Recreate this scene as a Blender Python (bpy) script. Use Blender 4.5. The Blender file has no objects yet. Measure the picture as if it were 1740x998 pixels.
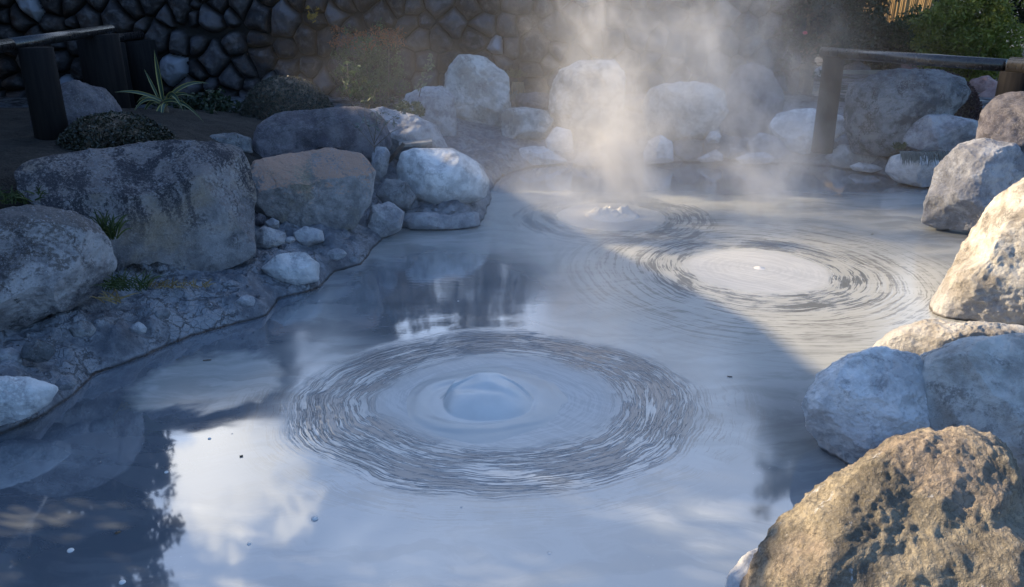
import bpy, bmesh, math, random
import numpy as np
from mathutils import Vector, Matrix

R = math.radians
scene = bpy.context.scene
COL = scene.collection
random.seed(7)
rng = np.random.default_rng(7)

# ------------------------------------------------------------------ camera
W0, H0, F = 1740.0, 998.0, 1400.0
CAM_Z, PITCH = 2.2, R(20.5)
cam_d = bpy.data.cameras.new('camera')
cam = bpy.data.objects.new('camera', cam_d)
COL.objects.link(cam)
cam.location = (0, 0, CAM_Z)
cam.rotation_euler = (R(90) - PITCH, 0, 0)
cam_d.sensor_width = 36
cam_d.lens = 36 * F / W0
cam_d.clip_start = 0.05
cam_d.clip_end = 2000
scene.camera = cam

# ------------------------------------------------------------------ light
SUN_EL, SUN_AZ = R(25), R(-75)          # azimuth measured from +Y, clockwise positive: the sun stands to the left
sun_vec = Vector((math.sin(SUN_AZ) * math.cos(SUN_EL), math.cos(SUN_AZ) * math.cos(SUN_EL), math.sin(SUN_EL)))
sd = bpy.data.lights.new('sun', 'SUN')
sd.energy = 5.0
sd.angle = R(0.6)
sd.color = (1.0, 0.78, 0.50)
so = bpy.data.objects.new('sun', sd)
COL.objects.link(so)
so.rotation_euler = sun_vec.to_track_quat('Z', 'Y').to_euler()
SKY_STRENGTH = 0.10
scene.view_settings.view_transform = 'Standard'
scene.view_settings.look = 'None'
scene.view_settings.exposure = 1.22
scene.view_settings.gamma = 1.0
scene.view_settings.use_curve_mapping = False
cy = scene.cycles
cy.use_denoising = True
cy.max_bounces = 6
cy.diffuse_bounces = 3
cy.glossy_bounces = 3
cy.transmission_bounces = 3
cy.volume_bounces = 1
cy.transparent_max_bounces = 8
cy.sample_clamp_indirect = 6
cy.volume_step_rate = 3.0
cy.volume_max_steps = 128


# ------------------------------------------------------------------ node maths
class E:
    """small wrapper so that shader maths reads as arithmetic"""
    nt = None

    def __init__(s, sock): s.s = sock

    @staticmethod
    def m(op, *a, clamp=False):
        n = E.nt.nodes.new('ShaderNodeMath')
        n.operation = op
        n.use_clamp = clamp
        for i, v in enumerate(a):
            if isinstance(v, E): E.nt.links.new(v.s, n.inputs[i])
            else: n.inputs[i].default_value = v
        return E(n.outputs[0])

    def __add__(s, o): return E.m('ADD', s, o)
    __radd__ = __add__
    def __mul__(s, o): return E.m('MULTIPLY', s, o)
    __rmul__ = __mul__
    def __sub__(s, o): return E.m('SUBTRACT', s, o)
    def __rsub__(s, o): return E.m('SUBTRACT', o, s)
    def __truediv__(s, o): return E.m('DIVIDE', s, o)
    def __rtruediv__(s, o): return E.m('DIVIDE', o, s)
    def __pow__(s, o): return E.m('POWER', s, o)
    def clamp(s): return E.m('ADD', s, 0.0, clamp=True)
    def max(s, o): return E.m('MAXIMUM', s, o)
    def min(s, o): return E.m('MINIMUM', s, o)


def smooth(x, a, b):
    n = E.nt.nodes.new('ShaderNodeMapRange')
    n.interpolation_type = 'SMOOTHSTEP'
    n.inputs['From Min'].default_value = a
    n.inputs['From Max'].default_value = b
    E.nt.links.new(x.s, n.inputs['Value'])
    return E(n.outputs[0])


def vec(x, y, z):
    n = E.nt.nodes.new('ShaderNodeCombineXYZ')
    for i, v in enumerate((x, y, z)):
        if isinstance(v, E): E.nt.links.new(v.s, n.inputs[i])
        else: n.inputs[i].default_value = v
    return n.outputs[0]


def noise(v, scale=1.0, detail=4.0, rough=0.55, dist=0.0, out='Fac'):
    n = E.nt.nodes.new('ShaderNodeTexNoise')
    n.inputs['Scale'].default_value = scale
    n.inputs['Detail'].default_value = detail
    n.inputs['Roughness'].default_value = rough
    n.inputs['Distortion'].default_value = dist
    E.nt.links.new(v, n.inputs['Vector'])
    return E(n.outputs[out])


def voro(v, scale=1.0, feature='F1', out='Distance', rand=1.0):
    n = E.nt.nodes.new('ShaderNodeTexVoronoi')
    n.feature = feature
    n.inputs['Scale'].default_value = scale
    n.inputs['Randomness'].default_value = rand
    E.nt.links.new(v, n.inputs['Vector'])
    return E(n.outputs[out])


def pos():
    g = E.nt.nodes.new('ShaderNodeNewGeometry')
    s = E.nt.nodes.new('ShaderNodeSeparateXYZ')
    E.nt.links.new(g.outputs['Position'], s.inputs[0])
    n = E.nt.nodes.new('ShaderNodeSeparateXYZ')
    E.nt.links.new(g.outputs['Normal'], n.inputs[0])
    return g, E(s.outputs[0]), E(s.outputs[1]), E(s.outputs[2]), E(n.outputs[2])


def mixc(f, a, b):
    n = E.nt.nodes.new('ShaderNodeMix')
    n.data_type = 'RGBA'
    for i, v in ((0, f), (6, a), (7, b)):
        if isinstance(v, E): E.nt.links.new(v.s, n.inputs[i])
        elif isinstance(v, bpy.types.NodeSocket): E.nt.links.new(v, n.inputs[i])
        elif i == 0: n.inputs[i].default_value = v
        else: n.inputs[i].default_value = (*v, 1)
    return n.outputs[2]


def bump(h, strength=1.0, dist=0.01, prev=None):
    n = E.nt.nodes.new('ShaderNodeBump')
    n.inputs['Strength'].default_value = strength
    n.inputs['Distance'].default_value = dist
    E.nt.links.new(h.s, n.inputs['Height'])
    if prev is not None: E.nt.links.new(prev, n.inputs['Normal'])
    return n.outputs[0]


def new_mat(name):
    m = bpy.data.materials.new(name)
    m.use_nodes = True
    nt = m.node_tree
    nt.nodes.clear()
    E.nt = nt
    out = nt.nodes.new('ShaderNodeOutputMaterial')
    return m, nt, out


def principled(out, color, rough=0.6, spec=0.5, normal=None, **kw):
    nt = E.nt
    p = nt.nodes.new('ShaderNodeBsdfPrincipled')
    for key, v in (('Base Color', color), ('Roughness', rough), ('Specular IOR Level', spec), *kw.items()):
        inp = p.inputs[key]
        if isinstance(v, E): nt.links.new(v.s, inp)
        elif isinstance(v, bpy.types.NodeSocket): nt.links.new(v, inp)
        elif isinstance(v, tuple): inp.default_value = (*v, 1)
        else: inp.default_value = v
    if normal is not None: nt.links.new(normal, p.inputs['Normal'])
    nt.links.new(p.outputs[0], out.inputs['Surface'])
    return p


# ------------------------------------------------------------------ world
world = bpy.data.worlds.new('World')
scene.world = world
world.use_nodes = True
nt = world.node_tree
nt.nodes.clear()
E.nt = nt
wo = nt.nodes.new('ShaderNodeOutputWorld')
bg = nt.nodes.new('ShaderNodeBackground')
sky = nt.nodes.new('ShaderNodeTexSky')
sky.sky_type = 'NISHITA'
sky.sun_disc = False
sky.sun_elevation = SUN_EL
sky.sun_rotation = SUN_AZ
sky.air_density = 1.2
sky.dust_density = 0.6
sky.ozone_density = 4.0
tc = nt.nodes.new('ShaderNodeTexCoord')
sx = nt.nodes.new('ShaderNodeSeparateXYZ')
nt.links.new(tc.outputs['Generated'], sx.inputs[0])
dx, dy, dz = (E(o) for o in sx.outputs)
zz = dz.max(0.06)
cv = vec(dx / (zz + 0.25), dy / (zz + 0.25), 0.0)
cl = smooth(noise(cv, 2.2, 7, 0.55, 0.35), 0.47, 0.68)
# one bright cumulus low in the sky ahead
def cone(az, el, r0, r1):
    d = Vector((math.sin(R(az)) * math.cos(R(el)), math.cos(R(az)) * math.cos(R(el)), math.sin(R(el))))
    dot = dx * d.x + dy * d.y + dz * d.z
    wob = (noise(tc.outputs['Generated'], 11, 6, 0.6) - 0.5) * 0.024
    return smooth(dot + wob, math.cos(R(r1)), math.cos(R(r0)))
big = cone(-22.0, 31.0, 1.0, 5.6).max(cone(-20, 35, 0.3, 2.6))
ahead = smooth(dy, 0.25, 0.75) * (1.0 - smooth(dz, 0.62, 0.9))
veil = smooth(noise(cv, 0.9, 4, 0.5), 0.3, 0.75)
tn = nt.nodes.new('ShaderNodeVectorMath'); tn.operation = 'MULTIPLY'
nt.links.new(sky.outputs[0], tn.inputs[0]); tn.inputs[1].default_value = (0.90, 1.0, 1.13)
SKYC = mixc(cl * 0.25 + veil * 0.10, tn.outputs[0], (3.4, 5.4, 10.0))
SKYC = mixc((ahead * (cl * 0.35 + veil * 0.3 + 0.35)).clamp(), SKYC, (8.6, 9.6, 11.4))
SKYC = mixc((big * 0.9).clamp(), SKYC, (12.5, 12.0, 11.4))
nt.links.new(SKYC, bg.inputs[0])
bg.inputs[1].default_value = SKY_STRENGTH
nt.links.new(bg.outputs[0], wo.inputs[0])


# ------------------------------------------------------------------ picture geometry
def ray(px, py):
    u, v = (px - W0 / 2) / F, (H0 / 2 - py) / F
    fw = Vector((0, math.cos(PITCH), -math.sin(PITCH)))
    up = Vector((0, math.sin(PITCH), math.cos(PITCH)))
    return (fw + Vector((1, 0, 0)) * u + up * v)


def at_y(px, py, Y):
    d = ray(px, py)
    return Vector((0, 0, CAM_Z)) + d * (Y / d.y)


def at_z(px, py, z=0.0):
    d = ray(px, py)
    return Vector((0, 0, CAM_Z)) + d * ((z - CAM_Z) / d.z)


# ------------------------------------------------------------------ numpy noise
_perm = rng.permutation(256)
_perm = np.concatenate([_perm, _perm, _perm]).astype(np.int64)
_grad = rng.normal(size=(256, 3))
_grad /= np.linalg.norm(_grad, axis=1)[:, None]


def perlin(p):
    i = np.floor(p).astype(np.int64)
    f = p - i
    w = f * f * f * (f * (f * 6 - 15) + 10)
    i &= 255
    out = 0
    for cx in (0, 1):
        for cy_ in (0, 1):
            for cz in (0, 1):
                h = _perm[_perm[_perm[i[:, 0] + cx] + i[:, 1] + cy_] + i[:, 2] + cz] & 255
                g = _grad[h]
                d = (g * (f - np.array([cx, cy_, cz]))).sum(1)
                ww = (w[:, 0] if cx else 1 - w[:, 0]) * (w[:, 1] if cy_ else 1 - w[:, 1]) * (w[:, 2] if cz else 1 - w[:, 2])
                out = out + ww * d
    return out


def fbm(p, octaves=4, gain=0.5, ridged=False):
    a, s, t = 1.0, 0.0, 0.0
    q = p.copy()
    for _ in range(octaves):
        n = perlin(q)
        if ridged: n = 0.35 - np.abs(n)
        s = s + a * n
        q = q * 2.03 + 17.3
        a *= gain
    return s


# ------------------------------------------------------------------ mesh helpers
def np_mesh(name, verts, faces, mat=None, smooth_=True):
    """faces: (n,k) int array"""
    verts = np.asarray(verts, dtype=np.float32)
    faces = np.asarray(faces, dtype=np.int32)
    me = bpy.data.meshes.new(name)
    n, k = faces.shape
    me.vertices.add(len(verts))
    me.vertices.foreach_set('co', verts.ravel())
    me.loops.add(n * k)
    me.loops.foreach_set('vertex_index', faces.ravel())
    me.polygons.add(n)
    me.polygons.foreach_set('loop_start', np.arange(0, n * k, k, dtype=np.int32))
    me.polygons.foreach_set('use_smooth', np.full(n, smooth_))
    me.update(calc_edges=True)
    if mat: me.materials.append(mat)
    return me


def link(name, me, parent=None, loc=None):
    o = bpy.data.objects.new(name, me)
    COL.objects.link(o)
    if parent: o.parent = parent
    if loc is not None: o.location = loc
    return o


def tag(o, label=None, cat=None, group=None, kind=None):
    if label: o['label'] = label
    if cat: o['category'] = cat
    if group: o['group'] = group
    if kind: o['kind'] = kind
    return o


def empty(name, loc=(0, 0, 0), rz=0):
    o = bpy.data.objects.new(name, None)
    COL.objects.link(o)
    o.location = loc
    o.rotation_euler = (0, 0, rz)
    return o


def grid_faces(nu, nv):
    a = np.arange(nu * nv).reshape(nv, nu)
    return np.stack([a[:-1, :-1], a[:-1, 1:], a[1:, 1:], a[1:, :-1]], -1).reshape(-1, 4)


def bm_mesh(name, bm, mat, smooth_=False):
    me = bpy.data.meshes.new(name)
    bm.normal_update()
    bm.to_mesh(me)
    bm.free()
    if mat: me.materials.append(mat)
    if smooth_:
        me.polygons.foreach_set('use_smooth', np.full(len(me.polygons), True))
    return me


def box_bm(size, loc=(0, 0, 0), rot=None, bevel=0.01, bm=None):
    b = bmesh.new()
    bmesh.ops.create_cube(b, size=1)
    bmesh.ops.scale(b, vec=size, verts=b.verts)
    if bevel: bmesh.ops.bevel(b, geom=b.edges[:], offset=bevel, segments=2, affect='EDGES', profile=0.6)
    if rot: bmesh.ops.transform(b, matrix=rot, verts=b.verts)
    bmesh.ops.translate(b, vec=loc, verts=b.verts)
    if bm is None: return b
    tmp = bpy.data.meshes.new('tmp'); b.to_mesh(tmp); b.free(); bm.from_mesh(tmp); bpy.data.meshes.remove(tmp)
    return bm


def tube(points, radii, seg=10, wob=0.0):
    """verts, faces of a closed tapering tube through the points"""
    P = [Vector(p) for p in points]
    V, Fc = [], []
    for i, p in enumerate(P):
        t = (P[min(i + 1, len(P) - 1)] - P[max(i - 1, 0)]).normalized()
        a = t.orthogonal().normalized() if abs(t.z) > 0.9 else t.cross(Vector((0, 0, 1))).normalized()
        b = t.cross(a).normalized()
        for k in range(seg):
            an = 2 * math.pi * k / seg
            rr = radii[i] * (1 + wob * random.uniform(-1, 1))
            V.append(p + (a * math.cos(an) + b * math.sin(an)) * rr)
    for i in range(len(P) - 1):
        for k in range(seg):
            q = (k + 1) % seg
            Fc.append((i * seg + k, i * seg + q, (i + 1) * seg + q, (i + 1) * seg + k))
    return V, Fc


def tubes_mesh(name, list_of, mat, seg=8, caps=True):
    me = bpy.data.meshes.new(name)
    V, Fc = [], []
    for pts, rad in list_of:
        v, f = tube(pts, rad, seg)
        o = len(V)
        V += v
        Fc += [tuple(i + o for i in q) for q in f]
        if caps:
            Fc.append(tuple(o + i for i in reversed(range(seg))))
            Fc.append(tuple(o + len(v) - seg + i for i in range(seg)))
    me.from_pydata([tuple(v) for v in V], [], Fc)
    me.materials.append(mat)
    me.polygons.foreach_set('use_smooth', np.full(len(me.polygons), True))
    return me


# ------------------------------------------------------------------ materials
def rock_mat(name, light, dark, stain=(0.035, 0.035, 0.04), stain_amt=0.35, lichen=0.0, lichen_col=(0.05, 0.045, 0.04),
             coat=0.0, grain=1.0, mudline=0.25, rough=0.8, crust=0.0, seed=0.0, speck=0.4, bump_s=1.0, warm=None, streak=0.0):
    m, nt, out = new_mat(name)
    g, x, y, z, nz = pos()
    n = nt.nodes.new('ShaderNodeVectorMath'); n.operation = 'ADD'
    nt.links.new(g.outputs['Position'], n.inputs[0]); n.inputs[1].default_value = (seed, seed * 1.7, seed * 0.3)
    v = n.outputs[0]
    n1 = noise(v, 3.2, 7, 0.62, 0.5)
    n2 = noise(v, 11, 6, 0.65, 0.3)
    n3 = noise(v, 55, 5, 0.7)
    n4 = noise(v, 220, 2, 0.6)
    c = mixc(smooth(n1 * 0.6 + n2 * 0.4, 0.40, 0.59), dark, light)
    if warm:
        c = mixc(smooth(noise(v, 2.1, 5, 0.6, 0.4), 0.48, 0.66) * 0.8, c, warm)
    # dark blotches of old algae and mud in irregular patches
    bl = smooth(noise(v, 5.0, 8, 0.72, 0.5), 0.50, 0.60) * smooth(n3, 0.38, 0.56)
    c = mixc((bl * stain_amt).clamp(), c, stain)
    # lichen crust growing where the stone faces the sky
    if lichen:
        lm = smooth(nz + (n2 - 0.5) * 1.8 + (n3 - 0.5) * 1.2, 0.15, 0.6) * smooth(n1 + (n3 - .5) * .9, 0.36, 0.50)
        c = mixc((lm * lichen).clamp(), c, lichen_col)
    if streak:
        sv = vec(x * 5.0 + seed, y * 5.0, z * 0.9)
        st = smooth(noise(sv, 1.0, 6, 0.7, 0.2) + (n3 - .5) * .5, 0.44, 0.56) * smooth(z + (n1 - .5) * .6, 0.45, 0.8)
        c = mixc((st * streak).clamp(), c, (0.03, 0.03, 0.038))
    if crust >= 1:
        ws = smooth(noise(vec(x * 16.0, y * 16.0, z * 5.0), 1.0, 4, 0.6, 0.2), 0.64, 0.70)
        c = mixc((ws * 0.8).clamp(), c, (0.55, 0.56, 0.58))
    # tiny mineral specks
    sp = smooth(noise(v, 130, 2, 0.5), 0.60, 0.72)
    c = mixc((sp * speck).clamp(), c, (0.5, 0.5, 0.5))
    sp2 = smooth(noise(v, 95, 3, 0.6), 0.60, 0.70)
    c = mixc((sp2 * speck).clamp(), c, (0.04, 0.04, 0.045))
    # splashed pale mud near the pool level
    if mudline:
        ml = smooth(0.42 - z + (n1 - 0.5) * 0.5 + (n3 - .5) * .15, 0.0, 0.35)
        c = mixc((ml * mudline).clamp(), c, (0.30, 0.31, 0.34))
    wet = smooth(0.028 - z, 0.0, 0.02)
    c = mixc(wet * 0.8, c, (0.03, 0.024, 0.02))
    h = n1 * 0.35 + n2 * 0.45 + n3 * 0.35 + n4 * 0.10
    if crust:
        cr = E.m('ABSOLUTE', noise(v, 17, 7, 0.68, 0.0) - 0.5)
        cr2 = voro(v, 42, 'F1')
        h = h + cr * (1.6 * crust) + cr2 * (0.35 * crust)
        c = mixc((smooth(0.05 - cr, 0.0, 0.05) * 0.4 * crust).clamp(), c, tuple(k * 0.35 for k in dark))
    b = bump(h, min(1.0, 0.75 * bump_s), 0.045 * grain)
    principled(out, c, rough, 0.25, b)
    return m


M = {}
M['rock_pale'] = rock_mat('rock_pale', (0.40, 0.41, 0.43), (0.20, 0.205, 0.225), stain_amt=0.4, speck=0.3, seed=1)
M['rock_white'] = rock_mat('rock_white', (0.70, 0.705, 0.70), (0.40, 0.405, 0.41), stain_amt=0.4, speck=0.2, seed=5, grain=0.7, mudline=0.4)
M['rock_lichen'] = rock_mat('rock_lichen', (0.34, 0.34, 0.36), (0.12, 0.12, 0.135), stain_amt=0.9, lichen=0.8, speck=0.45, seed=9, lichen_col=(0.07, 0.06, 0.055))
M['rock_block'] = rock_mat('rock_block', (0.26, 0.26, 0.27), (0.13, 0.13, 0.14), stain_amt=0.6, lichen=0.6, speck=0.3, seed=12, lichen_col=(0.12, 0.095, 0.09), warm=(0.25, 0.21, 0.16), streak=0.95)
M['rock_rust'] = rock_mat('rock_rust', (0.30, 0.30, 0.31), (0.15, 0.15, 0.155), stain_amt=0.4, lichen=1.0, speck=0.3, seed=15, lichen_col=(0.36, 0.23, 0.17), warm=(0.26, 0.22, 0.15))
M['rock_dark'] = rock_mat('rock_dark', (0.20, 0.19, 0.21), (0.07, 0.065, 0.08), stain_amt=0.5, lichen=0.4, speck=0.3, seed=20, mudline=0.1)
M['rock_teal'] = rock_mat('rock_teal', (0.27, 0.285, 0.30), (0.07, 0.08, 0.09), stain_amt=0.8, lichen=0.4, speck=0.2, seed=24, mudline=0.5)
M['rock_tan'] = rock_mat('rock_tan', (0.37, 0.325, 0.245), (0.15, 0.135, 0.11), stain_amt=0.45, lichen=0.0, speck=0.25, seed=30, crust=1.0, mudline=0.0, grain=1.3, warm=(0.38, 0.31, 0.245), rough=0.8)
M['rock_sun'] = rock_mat('rock_sun', (0.56, 0.54, 0.49), (0.28, 0.255, 0.22), stain_amt=0.5, speck=0.25, seed=34, crust=0.35, mudline=0.6)
M['rock_grey'] = rock_mat('rock_grey', (0.52, 0.52, 0.50), (0.27, 0.27, 0.26), stain_amt=0.5, speck=0.3, seed=38, mudline=0.3, warm=(0.27, 0.23, 0.19))
M['rock_pink'] = rock_mat('rock_pink', (0.38, 0.25, 0.23), (0.25, 0.15, 0.14), stain_amt=0.2, speck=0.2, seed=41, mudline=0)


def simple_mat(name, c1, c2, scale=8, rough=0.6, b=0.3, dist=0.01, spec=0.4):
    m, nt, out = new_mat(name)
    g, x, y, z, nz = pos()
    n1 = noise(g.outputs['Position'], scale, 6, 0.6, 0.3)
    c = mixc(smooth(n1, 0.35, 0.65), c1, c2)
    principled(out, c, rough, spec, bump(noise(g.outputs['Position'], scale * 4, 5, 0.65), b, dist))
    return m


def wood_mat(name, c1, c2, rough=0.35, spec=0.5):
    m, nt, out = new_mat(name)
    tcn = nt.nodes.new('ShaderNodeTexCoord')
    mp = nt.nodes.new('ShaderNodeMapping')
    mp.inputs['Scale'].default_value = (30, 30, 2)
    nt.links.new(tcn.outputs['Object'], mp.inputs[0])
    n1 = noise(mp.outputs[0], 1, 5, 0.6, 0.4)
    c = mixc(smooth(n1, 0.3, 0.7), c1, c2)
    principled(out, c, noise(mp.outputs[0], 2, 3) * 0.3 + rough - 0.1, spec, bump(n1, 0.2, 0.002))
    return m


M['rail'] = wood_mat('rail_timber', (0.006, 0.006, 0.007), (0.014, 0.014, 0.016), 0.25, 0.7)
M['bamboo'] = wood_mat('bamboo', (0.32, 0.20, 0.085), (0.50, 0.34, 0.16), 0.4)
M['post'] = wood_mat('post_timber', (0.007, 0.007, 0.008), (0.014, 0.013, 0.013), 0.85, 0.1)
M['bark'] = simple_mat('bark', (0.05, 0.035, 0.025), (0.16, 0.12, 0.08), 14, 0.85, 0.8, 0.03)
M['twig'] = simple_mat('twig', (0.10, 0.08, 0.06), (0.18, 0.15, 0.12), 20, 0.8)
M['clay'] = simple_mat('clay', (0.30, 0.12, 0.06), (0.42, 0.19, 0.10), 9, 0.7)
M['plank'] = simple_mat('plank', (0.10, 0.075, 0.055), (0.16, 0.12, 0.09), 7, 0.8)
M['plaster'] = simple_mat('plaster', (0.10, 0.09, 0.08), (0.15, 0.135, 0.12), 2, 0.9)
M['roof'] = simple_mat('roof_tile', (0.035, 0.037, 0.042), (0.06, 0.062, 0.068), 3, 0.7)
M['glass'] = simple_mat('window_glass', (0.02, 0.02, 0.025), (0.03, 0.03, 0.035), 2, 0.1)
M['slab'] = simple_mat('split_slab', (0.22, 0.21, 0.20), (0.34, 0.32, 0.29), 12, 0.8, 0.5)


def leaf_mat(name, c1, c2, rough=0.45, trans=0.25, spec=0.4):
    m, nt, out = new_mat(name)
    g, x, y, z, nz = pos()
    rp = E(g.outputs['Random Per Island'])
    c = mixc(rp, c1, c2)
    c = mixc(smooth(noise(g.outputs['Position'], 3, 3), 0.35, 0.7) * 0.5, c, tuple(k * 0.5 for k in c1))
    p = principled(out, c, rough, spec)
    tr = nt.nodes.new('ShaderNodeBsdfTranslucent')
    nt.links.new(c, tr.inputs[0])
    mx = nt.nodes.new('ShaderNodeMixShader')
    mx.inputs[0].default_value = trans
    nt.links.new(p.outputs[0], mx.inputs[1]); nt.links.new(tr.outputs[0], mx.inputs[2])
    nt.links.new(mx.outputs[0], out.inputs['Surface'])
    return m


M['leaf_dark'] = leaf_mat('leaf_dark', (0.012, 0.025, 0.012), (0.035, 0.06, 0.028))
M['leaf_clip'] = leaf_mat('leaf_clipped', (0.010, 0.014, 0.008), (0.045, 0.05, 0.032), 0.4, 0.1, 0.5)
M['leaf_bronze'] = leaf_mat('leaf_bronze', (0.03, 0.012, 0.012), (0.08, 0.03, 0.03), 0.5, 0.1)
M['leaf_lime'] = leaf_mat('leaf_lime', (0.11, 0.15, 0.02), (0.30, 0.31, 0.06), 0.4, 0.35)
M['leaf_mid'] = leaf_mat('leaf_mid', (0.03, 0.07, 0.02), (0.09, 0.14, 0.05), 0.35)
M['leaf_pale'] = leaf_mat('leaf_pale', (0.08, 0.12, 0.06), (0.20, 0.25, 0.15), 0.35)
M['leaf_red'] = leaf_mat('leaf_red', (0.20, 0.06, 0.02), (0.32, 0.12, 0.04), 0.45)
M['leaf_yellow'] = leaf_mat('leaf_yellow', (0.35, 0.22, 0.03), (0.55, 0.38, 0.06), 0.45)
M['straw'] = leaf_mat('straw_grass', (0.18, 0.13, 0.06), (0.34, 0.26, 0.13), 0.6)
M['grass'] = leaf_mat('grass_blade', (0.02, 0.045, 0.012), (0.09, 0.11, 0.035), 0.5)
M['grass_grey'] = leaf_mat('grass_muddy', (0.10, 0.13, 0.12), (0.22, 0.25, 0.24), 0.6)
M['pink'] = leaf_mat('petal', (0.6, 0.06, 0.10), (0.7, 0.12, 0.16), 0.5)


# ------------------------------------------------------------------ shoreline of the pool (picture points dropped on the mud level)
SH = [(-160, 800), (0, 740), (60, 715), (130, 672), (160, 636), (230, 612), (330, 570), (450, 538), (476, 508), (545, 490), (566, 462),
      (618, 450), (626, 428), (655, 402), (668, 384), (690, 388), (780, 391), (815, 384), (830, 350), (836, 322), (852, 300), (900, 284),
      (1000, 277), (1120, 277), (1230, 273), (1300, 275), (1440, 285), (1505, 300), (1560, 318), (1660, 330), (1760, 380), (1800, 440), (1860, 520),
      (1860, 600), (1800, 680), (1800, 780), (1800, 860), (1780, 960), (1720, 1060), (1600, 1200)]
shore = [at_z(px, py, 0.0).to_2d() for px, py in SH]
shore += [Vector((1.0, 1.7)), Vector((0.6, 0.9)), Vector((-1.2, 0.2)), Vector((-4.0, 0.4)), Vector((-4.6, 2.4))]
SP = np.array([[p.x, p.y] for p in shore])


def shore_dist(P):
    """signed distance to the pool outline, positive on land"""
    A, B = SP, np.roll(SP, -1, 0)
    best = np.full(len(P), 1e9)
    inside = np.zeros(len(P), bool)
    for a, b in zip(A, B):
        ab = b - a
        t = np.clip(((P - a) @ ab) / (ab @ ab), 0, 1)
        d = np.hypot(*(P - (a + t[:, None] * ab)).T)
        best = np.minimum(best, d)
        cond = (a[1] > P[:, 1]) != (b[1] > P[:, 1])
        xx = (b[0] - a[0]) * (P[:, 1] - a[1]) / (b[1] - a[1] + 1e-12) + a[0]
        inside ^= cond & (P[:, 0] < xx)
    return np.where(inside, -best, best)


def sstep(x, a, b):
    t = np.clip((x - a) / (b - a), 0, 1)
    return t * t * (3 - 2 * t)


def ground_h(P):
    d = shore_dist(P)
    P3 = np.c_[P, np.zeros(len(P))]
    dn = d + 0.05 * fbm(P3 * 3.1, 4)
    left = sstep(-P[:, 0], 1.0, 4.0)
    far = sstep(P[:, 1], 8.5, 11.5)
    h = 0.075 * sstep(dn, -0.01, 0.035) + 0.11 * sstep(dn, 0.03, 0.32)
    h += sstep(dn, 0.25, 1.9) * (0.42 + 0.38 * left * (1 - far))
    near = np.exp(-(np.clip(d, 0, 9) / 0.9) ** 2) * sstep(d, 0.0, 0.12)
    h += near * (0.19 * np.abs(fbm(P3 * 2.4 + 5, 5, 0.55)) + 0.075 * np.abs(fbm(P3 * 7 + 3, 5, 0.6)))
    h += sstep(d, 0.3, 1.2) * 0.03 * fbm(P3 * 3 + 9, 4)
    h = np.where(dn < 0, np.maximum(dn * 1.6, -0.35) - 0.01, h)
    return h


def graded(lo, hi, step, far_lo, far_hi):
    core = list(np.arange(lo, hi, step))
    a, s = [], step
    v = lo
    while v > far_lo:
        s *= 1.25; v -= s; a.append(v)
    b, s = [], step
    v = core[-1]
    while v < far_hi:
        s *= 1.25; v += s; b.append(v)
    return np.array(a[::-1] + core + b)


def pool_ground():
    xs = graded(-5.6, 6.6, 0.026, -500, 500)
    ys = graded(0.6, 12.6, 0.026, -500, 700)
    X, Y = np.meshgrid(xs, ys)
    P = np.c_[X.ravel(), Y.ravel()]
    h = ground_h(P)
    V = np.c_[P, h]
    me = np_mesh('ground', V, grid_faces(len(xs), len(ys)))
    return me


m, nt, out = new_mat('mud_bank')
g, x, y, z, nz = pos()
v = g.outputs['Position']
n1 = noise(v, 2.5, 7, 0.6, 0.5); n2 = noise(v, 14, 6, 0.65, 0.3); n3 = noise(v, 70, 4, 0.65)
c = mixc(smooth(n1 + (n2 - 0.5) * 0.6, 0.35, 0.62), (0.10, 0.11, 0.13), (0.25, 0.265, 0.29))
wv = vec(x + (n2 - 0.5) * 0.25 + (n1 - 0.5) * 0.4, y + (n3 - 0.5) * 0.06 + (n1 - 0.5) * 0.5, z)
crk = voro(wv, 5.5, 'DISTANCE_TO_EDGE')
crk2 = voro(v, 19, 'DISTANCE_TO_EDGE')
cmask = smooth(n1, 0.42, 0.6)
crack = smooth(0.035 - crk + (n2 - .5) * .05, 0.0, 0.03) * cmask
c = mixc((crack * 0.45).clamp(), c, (0.045, 0.045, 0.05))
soil = smooth(z + (n1 - 0.5) * 0.55 + (n2 - 0.5) * 0.35 - smooth(y, 8.5, 9.5) * 0.22, 0.30, 0.46)
c = mixc(soil, c, mixc(smooth(n3, 0.35, 0.65), (0.008, 0.007, 0.006), (0.034, 0.029, 0.023)))
rim = smooth(0.024 - z + (n2 - 0.5) * 0.03, 0.0, 0.018)
c = mixc((rim * 0.85).clamp(), c, mixc(smooth(n1, 0.45, 0.62), (0.02, 0.018, 0.018), (0.06, 0.035, 0.022)))
h = n1 * 0.5 + n2 * 0.6 + n3 * 0.25 - crack * 0.5 + smooth(crk2, 0, 0.1) * cmask * 0.15
principled(out, c, smooth(soil, 0, 1) * 0.35 + 0.5, 0.35, bump(h, 1.0, 0.05))
M['ground'] = m

gme = pool_ground()
gme.materials.append(M['ground'])
tag(link('ground', gme), kind='structure')

# ------------------------------------------------------------------ mud pool surface
C1, C1b = at_z(845, 678), at_z(800, 672)
C2 = at_z(1290, 460)
C3 = at_z(1040, 369)

m, nt, out = new_mat('hot_mud')
g, x, y, z, nz = pos()
v = g.outputs['Position']
w1 = noise(v, 1.1, 4, 0.55, 0.4) - 0.5
w2 = noise(v, 4.5, 5, 0.6, 0.3) - 0.5
w3 = noise(v, 16, 4, 0.6) - 0.5
vs = vec(x * 1.0 + w1 * 0.8, y * 3.2 + w1 * 1.6, 0.0)
flow = noise(vs, 1.4, 7, 0.62, 0.8)


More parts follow.
